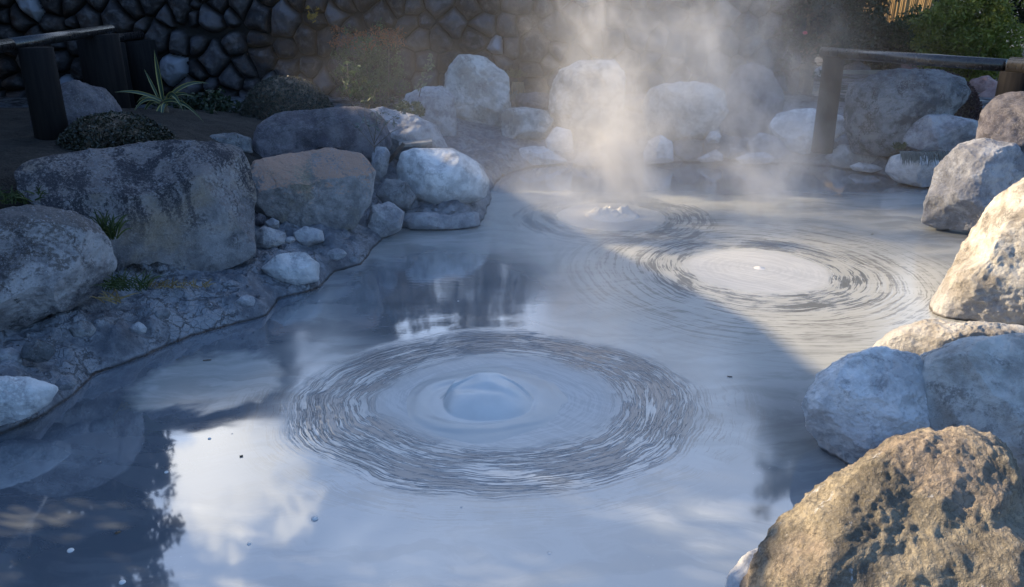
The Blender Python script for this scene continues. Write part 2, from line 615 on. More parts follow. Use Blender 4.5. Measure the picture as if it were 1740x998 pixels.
def vortex(cx, cy_, rin, rout, soft_in, soft_out, fr, seed, twist=0.35, warp=0.16, squash=1.0):
    ddx, ddy = x - cx, (y - cy_) * squash
    r0 = E.m('SQRT', ddx * ddx + ddy * ddy)
    r = r0 + w1 * warp + w2 * 0.035 + w3 * 0.006
    ux, uy = ddx / (r0 + 0.02), ddy / (r0 + 0.02)
    env = smooth(r, rin - soft_in, rin + soft_in) * (1.0 - smooth(r, rout - soft_out, rout + soft_out))
    n = noise(vec(r * fr + seed, ux * 2.0 + r * twist, uy * 2.0), 1.0, 3, 0.55, 0.05)
    nf = noise(vec(r * fr * 2.6 + seed, ux * 4.5 + r * twist * 4, uy * 4.5), 1.0, 3, 0.6, 0.1)
    blot = noise(vec(r * 5 + seed, ux * 2.3, uy * 2.3 + seed), 1.0, 5, 0.65, 0.5)
    return r, env, n, nf, blot


r1, e1, a1, f1, b1 = vortex(C1.x, C1.y, 0.72, 1.08, 0.28, 0.20, 60, 3.0, squash=1.2, warp=0.24)
r2, e2, a2, f2, b2 = vortex(C2.x, C2.y, 0.58, 0.92, 0.08, 0.26, 40, 9.0)
r3, e3, a3, f3, b3 = vortex(C3.x, C3.y, 0.55, 1.00, 0.10, 0.2, 34, 15.0)


def streaks(e, a, f, b, t=0.5, gain=1.0):
    s = smooth(a * 0.5 + f * 0.5 + (b - 0.5) * 0.55 + (e - 0.6) * 0.10, t - 0.03, t + 0.04)
    return (s * smooth(e, 0.05, 0.6) * gain).clamp()


s1 = streaks(e1, a1, f1, b1, 0.500, 0.95)
s2 = streaks(e2, a2, f2, b2, 0.53, 0.85)
s3 = streaks(e3, a3, f3, b3, 0.53, 0.7)
dark_str = s1.max(s2).max(s3)
# the broad outer rings: faint folds only
halo2 = (1.0 - smooth(r2, 1.2, 2.1)) * smooth(r2, 0.7, 1.0)
faint = smooth(a2 * 0.5 + f2 * 0.2 + noise(vs, 6, 4, 0.6) * 0.3, 0.49, 0.58) * halo2 * 0.7
halo1 = (1.0 - smooth(r1, 1.25, 1.6)) * smooth(r1, 1.0, 1.1) * (1.0 - smooth(y, 4.0, 4.6))
faint = faint.max(smooth(a1 * 0.3 + f1 * 0.3 + noise(v, 7, 5, 0.65, 0.3) * 0.4, 0.50, 0.56) * halo1 * 0.75)
# the discs of fresh pale mud
disc = ((1.0 - smooth(r1, 0.50, 0.92))).max(1.0 - smooth(r2, 0.46, 0.66)).max((1.0 - smooth(r3, 0.40, 0.62)))
film = smooth(flow + w2 * 0.12, 0.40, 0.58)
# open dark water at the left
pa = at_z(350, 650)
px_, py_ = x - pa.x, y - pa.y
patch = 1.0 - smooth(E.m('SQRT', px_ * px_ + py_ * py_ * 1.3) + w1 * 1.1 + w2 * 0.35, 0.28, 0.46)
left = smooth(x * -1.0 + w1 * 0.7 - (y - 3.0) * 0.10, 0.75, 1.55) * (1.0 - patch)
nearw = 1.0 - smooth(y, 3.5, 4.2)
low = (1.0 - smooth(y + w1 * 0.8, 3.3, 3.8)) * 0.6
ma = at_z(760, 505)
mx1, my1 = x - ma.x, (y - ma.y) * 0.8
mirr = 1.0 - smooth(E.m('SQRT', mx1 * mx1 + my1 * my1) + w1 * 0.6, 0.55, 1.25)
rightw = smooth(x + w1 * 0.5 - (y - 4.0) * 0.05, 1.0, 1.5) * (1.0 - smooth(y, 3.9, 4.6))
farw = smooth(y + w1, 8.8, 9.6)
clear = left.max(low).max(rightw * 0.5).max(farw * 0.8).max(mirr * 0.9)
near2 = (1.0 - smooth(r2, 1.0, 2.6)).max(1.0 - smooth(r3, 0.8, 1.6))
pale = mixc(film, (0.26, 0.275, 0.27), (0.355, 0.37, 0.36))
pale = mixc(near2 * 0.7, pale, (0.44, 0.445, 0.41))  # fresh-stirred mud, its colour raised further to brighten the sunlit zone
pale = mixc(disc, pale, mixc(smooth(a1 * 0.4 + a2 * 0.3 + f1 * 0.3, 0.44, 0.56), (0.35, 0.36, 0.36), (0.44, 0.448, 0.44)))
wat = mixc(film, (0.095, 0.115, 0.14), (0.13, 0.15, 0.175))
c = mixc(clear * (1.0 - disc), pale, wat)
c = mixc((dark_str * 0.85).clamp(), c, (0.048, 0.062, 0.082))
c = mixc(faint, c, (0.13, 0.13, 0.125))
# scattered specks of foam
sp = voro(v, 5.5, 'F1')
spk = smooth(0.055 - sp, 0.0, 0.02) * smooth(noise(v, 2.3, 2), 0.52, 0.6)
foam = smooth(noise(v, 45, 3, 0.6), 0.62, 0.68) * smooth(noise(v, 3.1, 4, 0.6), 0.56, 0.66) * (rightw + 0.15)
c = mixc((spk * 0.8 + foam).clamp(), c, (0.5, 0.5, 0.5))
rough = (disc * 0.32 + (1.0 - clear) * 0.16 * (1.0 - dark_str * 0.6) * (1.0 - nearw * 0.75) + 0.035).clamp()
rip = noise(vec(x * 3.0, y * 9.0, 0.0), 3.0, 4, 0.6, 0.3)
fresh_fold = noise(vec(x * 2.2 + w1, y * 2.2, 0.0), 2.0, 5, 0.6, 1.2)
hgt = (0.5 - dark_str * 0.5) * 0.7 + (a1 * e1 + a2 * (e2 + halo2 * 0.5) + a3 * e3) * 0.5 + fresh_fold * disc * 0.5 + rip * 0.06 * smooth(y, 4.6, 6.0) + disc * f1 * 0.03 + spk * 0.4
nb = bump(hgt, 0.55, 0.012)
nb2 = bump(noise(v, 1.7, 3, 0.5), 0.02, 0.06, nb)
p = principled(out, c, rough, 0.5, nb2)
p.inputs['IOR'].default_value = 1.7
gl = nt.nodes.new('ShaderNodeBsdfGlossy')
gl.inputs['Color'].default_value = (0.90, 0.95, 1, 1)
nt.links.new(rough.s, gl.inputs['Roughness'])
nt.links.new(nb2, gl.inputs['Normal'])
lw = nt.nodes.new('ShaderNodeFresnel')
lw.inputs['IOR'].default_value = 1.5
nt.links.new(nb2, lw.inputs['Normal'])
mx = nt.nodes.new('ShaderNodeMixShader')
gf = ((E(lw.outputs[0]) + 0.10) * (1.0 - disc * 0.85) * (clear * 0.75 + 0.25) * (1.0 - dark_str * 0.8)).clamp()
nt.links.new(gf.s, mx.inputs[0])
nt.links.new(p.outputs[0], mx.inputs[1])
nt.links.new(gl.outputs[0], mx.inputs[2])
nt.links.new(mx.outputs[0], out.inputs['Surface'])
M['mud'] = m

xs = np.arange(-6.0, 7.01, 0.05)
ys = np.arange(-0.5, 12.5, 0.05)
X, Y = np.meshgrid(xs, ys)
P3 = np.c_[X.ravel(), Y.ravel(), np.zeros(X.size)]
Zm = 0.002 * fbm(P3 * 0.9, 3)
for cc, rr, hh in ((C1b, 0.5, 0.010), (C2, 0.5, 0.022), (C3, 0.45, 0.02)):
    dd = np.hypot(P3[:, 0] - cc.x, P3[:, 1] - cc.y)
    Zm += hh * np.exp(-(dd / rr) ** 2) + 0.0005 * np.sin(dd * 26 + 5 * perlin(P3 * 1.5)) * np.exp(-((dd - 0.8) / 0.45) ** 2)
V = P3.copy(); V[:, 2] = Zm
keep = shore_dist(V[:, :2]) < 0.6
fc = grid_faces(len(xs), len(ys))
fc = fc[keep[fc].all(1)]
used = np.unique(fc); remap = np.full(len(V), -1); remap[used] = np.arange(len(used))
tag(link('mud_pool', np_mesh('mud_pool', V[used], remap[fc], M['mud'])), kind='structure')

# bubbles of mud
m, nt, out = new_mat('fresh_mud')
g, x, y, z, nz = pos()
v = g.outputs['Position']
cc = mixc(smooth(noise(v, 8, 4), 0.3, 0.7), (0.56, 0.55, 0.525), (0.60, 0.59, 0.565))
to = nt.nodes.new('ShaderNodeTexCoord')
so_ = nt.nodes.new('ShaderNodeSeparateXYZ')
nt.links.new(to.outputs['Object'], so_.inputs[0])
rad_o = E.m('SQRT', E(so_.outputs[0]) * E(so_.outputs[0]) + E(so_.outputs[1]) * E(so_.outputs[1])) + (noise(v, 6, 4) - 0.5) * 0.12
cc = mixc(smooth(rad_o, 0.20, 0.38), cc, (0.425, 0.43, 0.415))
principled(out, cc, 0.32, 0.45, bump(noise(v, 9, 5, 0.5), 0.2, 0.012))
M['fresh'] = m


def disc_grid(rad, nr=70, na=140):
    rs = np.linspace(0.001, 1, nr) * rad
    an = np.linspace(0, 2 * np.pi, na, endpoint=False)
    Rr, A = np.meshgrid(rs, an)
    X, Y = Rr * np.cos(A), Rr * np.sin(A)
    idx = np.arange(nr * na).reshape(na, nr)
    nx = np.roll(idx, -1, 0)
    fc = np.stack([idx[:, :-1], idx[:, 1:], nx[:, 1:], nx[:, :-1]], -1).reshape(-1, 4)
    return X.ravel(), Y.ravel(), Rr.ravel(), fc


def main_bubble():
    X, Y, Rr, fc = disc_grid(0.60, 90, 180)
    P = np.c_[X, Y, np.zeros_like(X)]
    q = perlin(P * 3.0 + 4) * 0.09
    # a heap of mud pushed up: steep at the back and at the left, a long slope towards the front
    yc = 0.075 - 0.25 * (X - 0.03) ** 2 / 0.05 * 0.3
    ey = np.where(Y > yc, (Y - yc) / 0.13, (Y - yc) / 0.34)
    ex = np.where(X < 0.02, (X - 0.02) / 0.235, (X - 0.02) / 0.27)
    rr = np.sqrt(ex ** 2 + ey ** 2) + q * 0.8
    pw = np.where(Y > yc, 0.8, 1.05) - 0.3 * np.exp(-((X + 0.18) / 0.08) ** 2)
    dome = np.clip(1 - rr ** 2, 0, None) ** pw
    ang = np.arctan2(Y, X)
    Z = 0.112 * dome * (1 + 0.25 * perlin(P * 7 + 2)) + 0.010 * np.exp(-((rr - 0.80) / 0.07) ** 2) * np.exp(-((ang - 2.6) / 0.7) ** 2) - 0.009 * np.exp(-((rr - 1.12) / 0.08) ** 2) * np.exp(-((ang - 2.4) / 0.9) ** 2) - 0.012 * np.exp(-((Y + 0.05 + 0.2 * X) / 0.03) ** 2) * np.exp(-(X / 0.15) ** 2)
    # collar wave and trough around the dome
    rc = np.sqrt(((X + 0.01) / 1.15) ** 2 + (Y + 0.03) ** 2) + 0.4 * q
    Z += 0.008 * np.exp(-((rc - 0.31 + 0.5 * q) / 0.045) ** 2) * (0.55 + 0.6 * np.exp(-((np.arctan2(Y, X) + 1.9) / 0.8) ** 2) + .4 * np.exp(-((np.arctan2(Y, X) - 2.3) / 0.6) ** 2))
    Z -= 0.004 * np.exp(-((rc - 0.255) / 0.022) ** 2)
    Z += 0.002 * fbm(P * 7, 3)
    Z += 0.0006 * np.sin(rc * 95 + 9 * perlin(P * 4)) * sstep(Rr, 0.28, 0.4)
    Z += 0.014
    Z -= 0.022 * sstep(Rr + q, 0.30, 0.60)
    return np_mesh('mud_bubble', np.c_[X, Y, Z], fc, M['fresh'])


o = link('mud_bubble', main_bubble(), loc=(at_z(820, 680).x, at_z(820, 680).y, 0))
tag(o, 'large smooth mud dome rising in the middle of the nearest ringed swirl', 'mud bubble', 'bubbling mud domes')


def splash():
    X, Y, Rr, fc = disc_grid(0.30, 60, 110)
    P = np.c_[X, Y, np.zeros_like(X)]
    Z = 0.09 * np.exp(-(np.sqrt((X / 1.5) ** 2 + (Y / 0.9) ** 2) / 0.13) ** 2) * (0.7 + 1.3 * np.abs(fbm(P * 8, 3, 0.5)))
    Z += 0.05 * np.exp(-(((X - 0.14) / 0.05) ** 2 + (Y / 0.06) ** 2)) + 0.045 * np.exp(-(((X + 0.15) / 0.05) ** 2 + ((Y + .02) / 0.07) ** 2))
    Z += 0.02 - 0.03 * sstep(Rr, 0.24, 0.3)
    return np_mesh('mud_splash', np.c_[X, Y, Z], fc, M['fresh'])


o = link('mud_bubble', splash(), loc=(C3.x, C3.y, 0))
tag(o, 'lumpy spitting burst of mud at the foot of the thickest steam', 'mud bubble', 'bubbling mud domes')

X, Y, Rr, fc = disc_grid(0.12, 30, 60)
Z = 0.030 - 0.045 * (Rr / 0.12) ** 2 + 0.006 * np.exp(-(Rr / 0.02) ** 2)
o = link('mud_bubble', np_mesh('mud_nub', np.c_[X, Y, Z + 0.003], fc, M['fresh']), loc=(C2.x, C2.y, -0.004))
tag(o, 'tiny low nub of mud in the centre of the sunlit pale disc', 'mud bubble', 'bubbling mud domes')

# blisters and scraps floating on the mud
for lab, (px, py), r_ in (('lone round blister of mud in the pale sky reflection near the bottom', (535, 882), 0.016), ('foam blister floating in the dark reflection at the lower left', (120, 936), 0.014),
                          ('tiny white blister just above the bright cloud reflection', (356, 746), 0.009), ('small pale blister left of the bright cloud reflection', (283, 803), 0.010),
                          ('pale blister at the bottom edge of the pool picture', (208, 990), 0.013), ('small blister right of the lone round one in the open mud', (423, 925), 0.009)):
    X, Y, Rr, fc = disc_grid(r_, 10, 20)
    Zb = np.sqrt(np.clip(1 - (Rr / r_) ** 2, 0, 1)) * r_ * 0.6 + 0.001
    tag(link('mud_blister', np_mesh('mud_blister', np.c_[X, Y, Zb], fc, M['fresh']), loc=at_z(px, py, 0.0)), lab, 'mud blister', 'small blisters floating on the mud')
for lab, (px, py), ln, rz in (('dark bit of twig on the pale patch of mud at left', (352, 612), 0.05, 0.2), ('thin dark twig afloat at the right of the large swirl', (1240, 640), 0.03, -0.3),
                              ('dark leaf scrap floating in the lower left shade', (200, 905), 0.022, 0.9), ('small dark leaf scrap on the cloud reflection', (410, 775), 0.016, 0.4),
                              ('leaf fragment drifting in the sunlit mud near the far shade', (1482, 398), 0.035, 0.5)):
    bmx = box_bm((ln, ln * 0.15 if ln > 0.025 else ln * 0.6, 0.004), bevel=0.001)
    o = link('floating_scrap', bm_mesh('floating_scrap', bmx, M['bark']), loc=at_z(px, py, 0.004))
    o.rotation_euler = (0, 0, rz)
    tag(o, lab, 'floating debris', 'scraps floating on the mud')

# ------------------------------------------------------------------ rocks
_ico = {}


def ico(n):
    if n not in _ico:
        bm = bmesh.new()
        bmesh.ops.create_icosphere(bm, subdivisions=n, radius=1)
        V = np.array([v.co[:] for v in bm.verts])
        Fc = np.array([[v.index for v in f.verts] for f in bm.faces])
        bm.free()
        _ico[n] = (V, Fc)
    return _ico[n]


def rock(label, outline, Y, mat, depth=0.85, lod=6, boxy=2.3, rough=1.0, cuts=5, seed=None, facets=(), cat='boulder',
         name='boulder', group='boulders ringing the mud pool', top=None):
    """a solid rock: the outline gives its width and height, `depth` its thickness along the line of sight"""
    seed = seed if seed is not None else abs(hash(label)) % 1000
    seed = sum(ord(ch) * (i + 3) for i, ch in enumerate(label)) % 997
    rs = np.random.default_rng(seed)
    px = sum(p[0] for p in outline) / len(outline)
    py = sum(p[1] for p in outline) / len(outline)
    c = at_y(px, py, Y)
    n = (Vector((0, 0, CAM_Z)) - c).normalized()
    r = Vector((0, 0, 1)).cross(n).normalized()
    u = n.cross(r)
    pts = []
    for qx, qy in outline:
        d = ray(qx, qy)
        t = (c - Vector((0, 0, CAM_Z))).dot(n) / d.dot(n)
        q = Vector((0, 0, CAM_Z)) + d * t - c
        pts.append((q.dot(r), q.dot(u)))
    pts = np.array(pts)
    # densify, then the radius by angle
    Q = []
    for a, b in zip(pts, np.roll(pts, -1, 0)):
        for t in np.linspace(0, 1, 24, endpoint=False): Q.append(a + (b - a) * t)
    Q = np.array(Q)
    th = np.arctan2(Q[:, 1], Q[:, 0]); rad = np.hypot(Q[:, 0], Q[:, 1])
    o_ = np.argsort(th); th, rad = th[o_], rad[o_]
    gth = np.linspace(-np.pi, np.pi, 361)
    grad_ = np.interp(gth, np.r_[th - 2 * np.pi, th, th + 2 * np.pi], np.r_[rad, rad, rad])
    k = np.array([1, 2, 3, 4, 3, 2, 1.]); k /= k.sum()
    gp = np.r_[grad_[-7:-1], grad_, grad_[1:7]]
    grad_ = np.convolve(np.convolve(gp, k, 'same'), k, 'same')[6:-6]
    V, Fc = ico(lod)
    a, b, cc = V[:, 0], V[:, 1], V[:, 2]
    s = np.sqrt(a * a + b * b) + 1e-9
    rho = np.clip(1 - np.abs(cc) ** boxy, 0, 1) ** (1 / boxy) if boxy != 2 else s
    rho = np.where(s < 1e-6, 0, rho)
    N = np.c_[rho * a / s, rho * b / s, cc]
    for i in range(cuts):
        while True:
            pn = rs.normal(size=3); pn /= np.linalg.norm(pn)
            if abs(pn[2]) > 0.45: break
        t = rs.uniform(0.72, 0.86)
        dd = N @ pn
        N = N - np.outer(np.clip(dd - t, 0, None) * 0.9, pn)
    for (pn, t) in facets:
        pn = np.array(pn, float); pn /= np.linalg.norm(pn)
        dd = N @ pn
        N = N - np.outer(np.clip(dd - t, 0, None) * 0.94, pn)
    R_ = np.interp(np.arctan2(N[:, 1], N[:, 0]), gth, grad_)
    size = float(np.sqrt(np.mean(rad ** 2)))
    D = depth * min(size, 1.2)
    ra = np.hypot(N[:, 0], N[:, 1])
    dirn = np.c_[N[:, 0], N[:, 1]] / (ra[:, None] + 1e-9)
    L = np.c_[dirn * (ra * R_)[:, None], N[:, 2] * D]
    Wd = L @ np.array([list(r), list(u), list(n)])
    base = Vector((c.x, c.y, 0))
    Wd = Wd + np.array([0, 0, c.z])
    # weathering: broad hollows, ridges, small pits
    nrm = Wd - np.array([0, 0, c.z]); nrm /= np.linalg.norm(nrm, axis=1)[:, None]
    q = (Wd + rs.uniform(0, 50, 3)) / size
    disp = 0.075 * fbm(q * 1.6, 3, 0.5) + 0.05 * fbm(q * 3.4 + 7, 5, 0.55, ridged=True) - 0.01
    disp += 0.022 * fbm(q * 8 + 11, 3, 0.55)
    if lod >= 6: disp += 0.012 * fbm(q * 22 + 3, 4, 0.6)
    if 'tan' in mat: disp += 0.020 * fbm(q * 4 + 2, 6, 0.62, ridged=True) + 0.018 * np.abs(fbm(q * 17, 4, 0.6))
    Wd = Wd + nrm * (disp * size * rough)[:, None]
    me = np_mesh(name, Wd, Fc, M[mat])
    o = link(name, me, loc=base)
    tag(o, label, cat, group)
    return o


# left bank
rock('rounded grey boulder blotched with dark lichen at the left edge overhanging the bank', [(-60, 385), (0, 360), (60, 352), (120, 360), (165, 383), (190, 415), (198, 450), (180, 485), (120, 520), (50, 550), (0, 566), (-60, 590), (-110, 500), (-100, 430)], 4.8, 'rock_lichen', 0.9, 7)
rock('largest square block on the left bank, black stains running down its face', [(30, 290), (60, 272), (150, 258), (260, 243), (360, 240), (410, 252), (424, 290), (428, 370), (430, 432), (360, 465), (290, 486), (230, 500), (190, 480), (150, 440), (80, 370), (35, 330)], 5.9, 'rock_block', 0.75, 7, 3.4, 0.7, 2, facets=[((0, 0.62, 0.75), 0.62), ((0.1, -0.15, 1), 0.62)])
rock('flat-topped block with a rusty brown crust on top, right of the stained block', [(424, 300), (430, 276), (500, 260), (560, 252), (612, 262), (636, 292), (630, 345), (600, 388), (550, 397), (500, 390), (450, 368), (425, 345)], 7.1, 'rock_rust', 0.8, 7, 2.9, 0.8, 3, facets=[((0, 0.62, 0.75), 0.58), ((0.1, -0.3, 1), 0.62)])
rock('small pale angular rock lying on the mud bank below the rusty block', [(443, 456), (470, 433), (515, 428), (542, 448), (541, 478), (500, 488), (460, 476)], at_z(500, 490, 0.05).y + 0.12, 'rock_white', 0.8, 6)
rock('grey stone wedged beside the lower right corner of the stained block', [(425, 398), (448, 384), (485, 396), (487, 412), (455, 426), (428, 420)], 6.35, 'rock_pale', 0.9, 5)
rock('rounded stone half sunk in mud under the rusty block', [(498, 396), (518, 384), (548, 392), (552, 410), (520, 420), (502, 410)], 6.55, 'rock_pale', 0.9, 5)
rock('pebble-sized stone between the two square blocks', [(450, 378), (462, 370), (475, 376), (474, 388), (456, 390)], 6.6, 'rock_pale', 0.9, 4)
rock('small bluish stone in the gap at the left of the rusty block', [(428, 372), (440, 362), (452, 368), (450, 382), (432, 384)], 6.7, 'rock_dark', 0.9, 4)
rock('long low dark boulder behind the rusty block', [(424, 250), (438, 212), (480, 193), (550, 183), (610, 184), (650, 202), (668, 250), (640, 275), (560, 270), (480, 270), (435, 275)], 8.4, 'rock_dark', 0.7, 6, 2.4)
rock('whale-backed pale boulder behind the smooth white oval one', [(598, 240), (612, 192), (650, 182), (695, 195), (740, 214), (764, 255), (745, 275), (660, 280), (610, 270)], 9.2, 'rock_pale', 0.7, 6)
rock('smooth white oval boulder leaning over the pool edge', [(674, 285), (682, 260), (705, 252), (770, 253), (812, 278), (833, 306), (825, 336), (785, 350), (740, 354), (700, 336), (678, 310)], 8.15, 'rock_white', 0.85, 6, 2.2, 0.6)
rock('small upright stone standing between the rusty block and the white oval boulder', [(632, 262), (640, 250), (656, 250), (663, 262), (657, 295), (646, 308), (632, 300)], 8.0, 'rock_pale', 0.9, 5)
rock('mottled rock tucked under the left side of the white oval boulder', [(638, 332), (655, 304), (690, 308), (708, 335), (695, 356), (655, 352)], 7.75, 'rock_teal', 0.9, 5)
rock('low flat shore rock under the white oval boulder', [(678, 376), (690, 362), (722, 361), (765, 366), (812, 358), (815, 384), (780, 393), (700, 391)], 7.72, 'rock_pale', 0.6, 6, 2.2, 1.2)
rock('mud-coated lump at the waterline beside the low flat shore rock', [(622, 385), (632, 350), (660, 342), (688, 360), (680, 390), (655, 405), (630, 408)], 7.4, 'rock_pale', 0.9, 6)
rock('dark blue-grey boulder in shade under the left handrail', [(45, 300), (55, 205), (85, 155), (130, 138), (178, 155), (206, 188), (215, 250), (150, 290), (90, 310)], 7.8, 'rock_dark', 0.7, 6)
rock('flat stone top peeping over between the stained block and the dark long boulder', [(348, 240), (360, 229), (400, 226), (426, 235), (430, 262), (370, 262)], 8.0, 'rock_teal', 0.9, 5)
rock('pale crusted flat rock at the lower left corner of the bank', [(-60, 650), (0, 638), (50, 642), (98, 657), (82, 688), (35, 716), (-40, 735), (-90, 700)], 3.82, 'rock_white', 0.55, 6, 2.2, 1.2)
for lab, (px, py), s, Yd in (('fist-sized grey stone above the pale crusted rock at left', (18, 606), 22, 4.3), ('dark stone just right of the crusted rock at left', (112, 652), 17, 4.2),
                             ('chunky stone in the hollow under the rounded left boulder', (62, 598), 26, 4.35), ('knobbly brown stone half buried in the middle of the left bank', (276, 534), 13, 5.0),
                             ('muddy shard sticking out of the bank under the rounded boulder', (140, 560), 20, 4.55), ('grey chip beside the pale angular rock', (492, 408), 8, 6.3),
                             ('ochre stained chip at the shore under the rusty block', (603, 441), 9, 6.5), ('bluish lump on the bank right of the pale angular rock', (572, 432), 14, 6.5),
                             ('pale lump of dried mud above the shore under the stained block', (420, 512), 15, 5.35), ('pale crust of mud beside the knobbly brown stone', (235, 558), 14, 4.85)):
    rs = random.Random(px)
    ol = [(px + s * 1.15 * math.cos(t) * rs.uniform(0.8, 1.15), py - s * 0.75 * math.sin(t) * rs.uniform(0.8, 1.15)) for t in [i * math.pi / 4 for i in range(8)]]
    rock(lab, ol, Yd - 0.12, 'rock_pale' if 'pale' in lab or 'grey' in lab else 'rock_teal', 0.9, 5, cuts=7, rough=1.3, cat='stone', name='stone', group='small stones on the bank')

# back of the pool
rock('squat boulder with dark cap in front of the stone wall, left of the tall slab', [(672, 190), (690, 160), (720, 148), (750, 147), (772, 166), (777, 235), (745, 262), (700, 240)], 10.9, 'rock_pale', 0.7, 6)
rock('tall rounded slab leaning on the stone wall behind bluish steam', [(752, 190), (757, 125), (782, 93), (828, 97), (862, 130), (870, 185), (852, 240), (800, 258), (760, 250)], 11.7, 'rock_grey', 0.5, 6)
rock('bucket-shaped flat-topped boulder at the back of the pool', [(850, 200), (860, 186), (885, 183), (925, 187), (941, 203), (928, 238), (892, 250), (856, 240)], 11.3, 'rock_grey', 0.8, 6, 2.8)
rock('low muddy mound at the back left corner of the pool', [(795, 275), (815, 262), (848, 262), (862, 278), (845, 292), (805, 296)], 10.3, 'rock_pale', 0.9, 5)
rock('jagged low shore rock below the bucket-shaped boulder', [(866, 276), (885, 252), (920, 247), (945, 262), (965, 275), (930, 283), (880, 285)], 10.75, 'rock_white', 0.8, 6, rough=1.5)
rock('tallest upright boulder with a squared top right behind the main steam', [(930, 185), (940, 145), (955, 118), (985, 103), (1045, 103), (1059, 122), (1060, 200), (1052, 272), (985, 278), (950, 240)], 11.4, 'rock_grey', 0.6, 6, 2.6)
rock('rounded pale stone at the lower left foot of the tallest upright boulder', [(926, 240), (945, 215), (970, 222), (976, 262), (950, 272), (930, 262)], 10.95, 'rock_white', 0.9, 5)
rock('broad flat-topped boulder right of the main steam', [(1094, 175), (1105, 150), (1130, 142), (1205, 141), (1232, 154), (1236, 190), (1215, 225), (1170, 248), (1110, 245), (1095, 210)], 11.3, 'rock_grey', 0.75, 6, 2.6)
rock('white rounded rock at the waterline below the broad flat-topped boulder', [(1092, 262), (1100, 240), (1122, 230), (1142, 242), (1146, 275), (1095, 280)], 10.7, 'rock_white', 0.9, 6)
rock('purple-brown cone-shaped boulder at the back between two pale ones', [(1222, 195), (1232, 145), (1252, 115), (1282, 106), (1312, 122), (1332, 165), (1325, 230), (1270, 252), (1228, 240)], 11.7, 'rock_dark', 0.6, 6)
rock('small round stone under the right end of the broad flat-topped boulder', [(1198, 236), (1206, 224), (1220, 222), (1226, 232), (1220, 244), (1203, 244)], 10.9, 'rock_white', 0.9, 5)
rock('white wedge-shaped stone at the back waterline', [(1184, 270), (1200, 262), (1217, 254), (1229, 264), (1228, 274), (1190, 276)], 10.65, 'rock_white', 0.8, 5, rough=0.6)
rock('flat pale stone at the back waterline right of the wedge-shaped one', [(1250, 270), (1270, 260), (1300, 259), (1318, 268), (1305, 278), (1260, 279)], 10.6, 'rock_white', 0.8, 5)
rock('pale boulder in front of the right handrail post, tapering downward', [(1305, 215), (1320, 192), (1355, 185), (1405, 188), (1440, 202), (1436, 226), (1400, 250), (1368, 266), (1330, 250)], 10.9, 'rock_white', 0.8, 6)
rock('muddy rock in shade between the cone-shaped boulder and the pale tapering one', [(1270, 245), (1290, 225), (1325, 235), (1345, 262), (1320, 278), (1280, 272)], 10.9, 'rock_pale', 0.8, 5)
rock('brownish mud-covered rock at the foot of the big dark boulder by the rail', [(1400, 268), (1430, 245), (1480, 255), (1510, 270), (1495, 290), (1420, 288)], 10.5, 'rock_grey', 0.7, 5)
for lab, cxy, s_, Yd, mt in (('mud-caked rock filling the gap left of the bucket-shaped boulder', (830, 262), 26, 11.0, 'rock_pale'),
                             ('low broken rock between the tallest boulder and the flat-topped one', (1078, 262), 24, 10.9, 'rock_grey'),
                             ('dark rock wedged behind the flat-topped boulder and the cone-shaped one', (1170, 256), 30, 11.0, 'rock_teal'),
                             ('small dark rock behind the white wedge-shaped stone', (1240, 258), 18, 10.9, 'rock_teal'),
                             ('sunken grey rock in front of the tall slab', (775, 258), 24, 10.9, 'rock_grey'),
                             ('muddy cobble between the squat boulder and the whale-backed one', (735, 262), 18, 10.0, 'rock_pale'),
                             ('crumbly mud lump at the waterline under the tallest upright boulder', (1005, 275), 26, 10.7, 'rock_pale'),
                             ('grey rock against the wall between the tall slab and the tallest boulder', (905, 172), 26, 12.2, 'rock_dark'),
                             ('dim rock against the wall right of the tallest boulder', (1082, 175), 26, 12.2, 'rock_dark')):
    rs = random.Random(cxy[0])
    ol = [(cxy[0] + s_ * 1.25 * math.cos(t) * rs.uniform(0.8, 1.2), cxy[1] - s_ * 0.7 * math.sin(t) * rs.uniform(0.75, 1.2)) for t in [i * math.pi / 4 for i in range(8)]]
    rock(lab, ol, Yd, mt, 0.9, 5, cuts=7, rough=1.5, group='filler rocks packed along the back edge', cat='rock', name='rock')
# right bank, far
rock('large dark craggy boulder below the right handrail', [(1437, 190), (1442, 142), (1480, 129), (1530, 118), (1592, 122), (1638, 131), (1645, 160), (1612, 205), (1570, 235), (1545, 258), (1500, 266), (1450, 260), (1436, 225)], 10.3, 'rock_teal', 0.75, 7, 2.5, 1.2)
rock('greenish grey boulder stacked above the fringe of hanging grass', [(1534, 240), (1545, 215), (1575, 193), (1620, 197), (1662, 205), (1662, 232), (1615, 262), (1560, 262)], 9.75, 'rock_pale', 0.8, 6, 2.4)
rock('white muddy rock at the waterline under the fringe of hanging grass', [(1503, 292), (1512, 266), (1545, 258), (1600, 266), (1625, 285), (1605, 312), (1567, 320), (1525, 310)], 9.5, 'rock_white', 0.8, 6)
rock('thin pale shard lying at the waterline left of the grassy rocks', [(1442, 282), (1460, 276), (1490, 281), (1503, 288), (1480, 294), (1450, 290)], 10.2, 'rock_white', 0.7, 5)
rock('lavender grey boulder with a brown cap at the right side of the pool', [(1566, 378), (1574, 335), (1590, 288), (1628, 248), (1672, 236), (1725, 244), (1752, 285), (1735, 345), (1695, 375), (1650, 390), (1600, 388)], 7.55, 'rock_pale', 0.8, 7, 2.3)
rock('dark purple boulder at the right edge below the end of the handrail', [(1655, 250), (1668, 192), (1692, 161), (1738, 151), (1790, 162), (1815, 230), (1790, 300), (1720, 310), (1680, 270)], 7.72, 'rock_dark', 0.7, 6)
rock('small smooth stone wedged behind the tall sunlit boulder', [(1657, 352), (1665, 334), (1692, 322), (1735, 320), (1755, 345), (1720, 372), (1668, 372)], 7.45, 'rock_white', 0.9, 5)
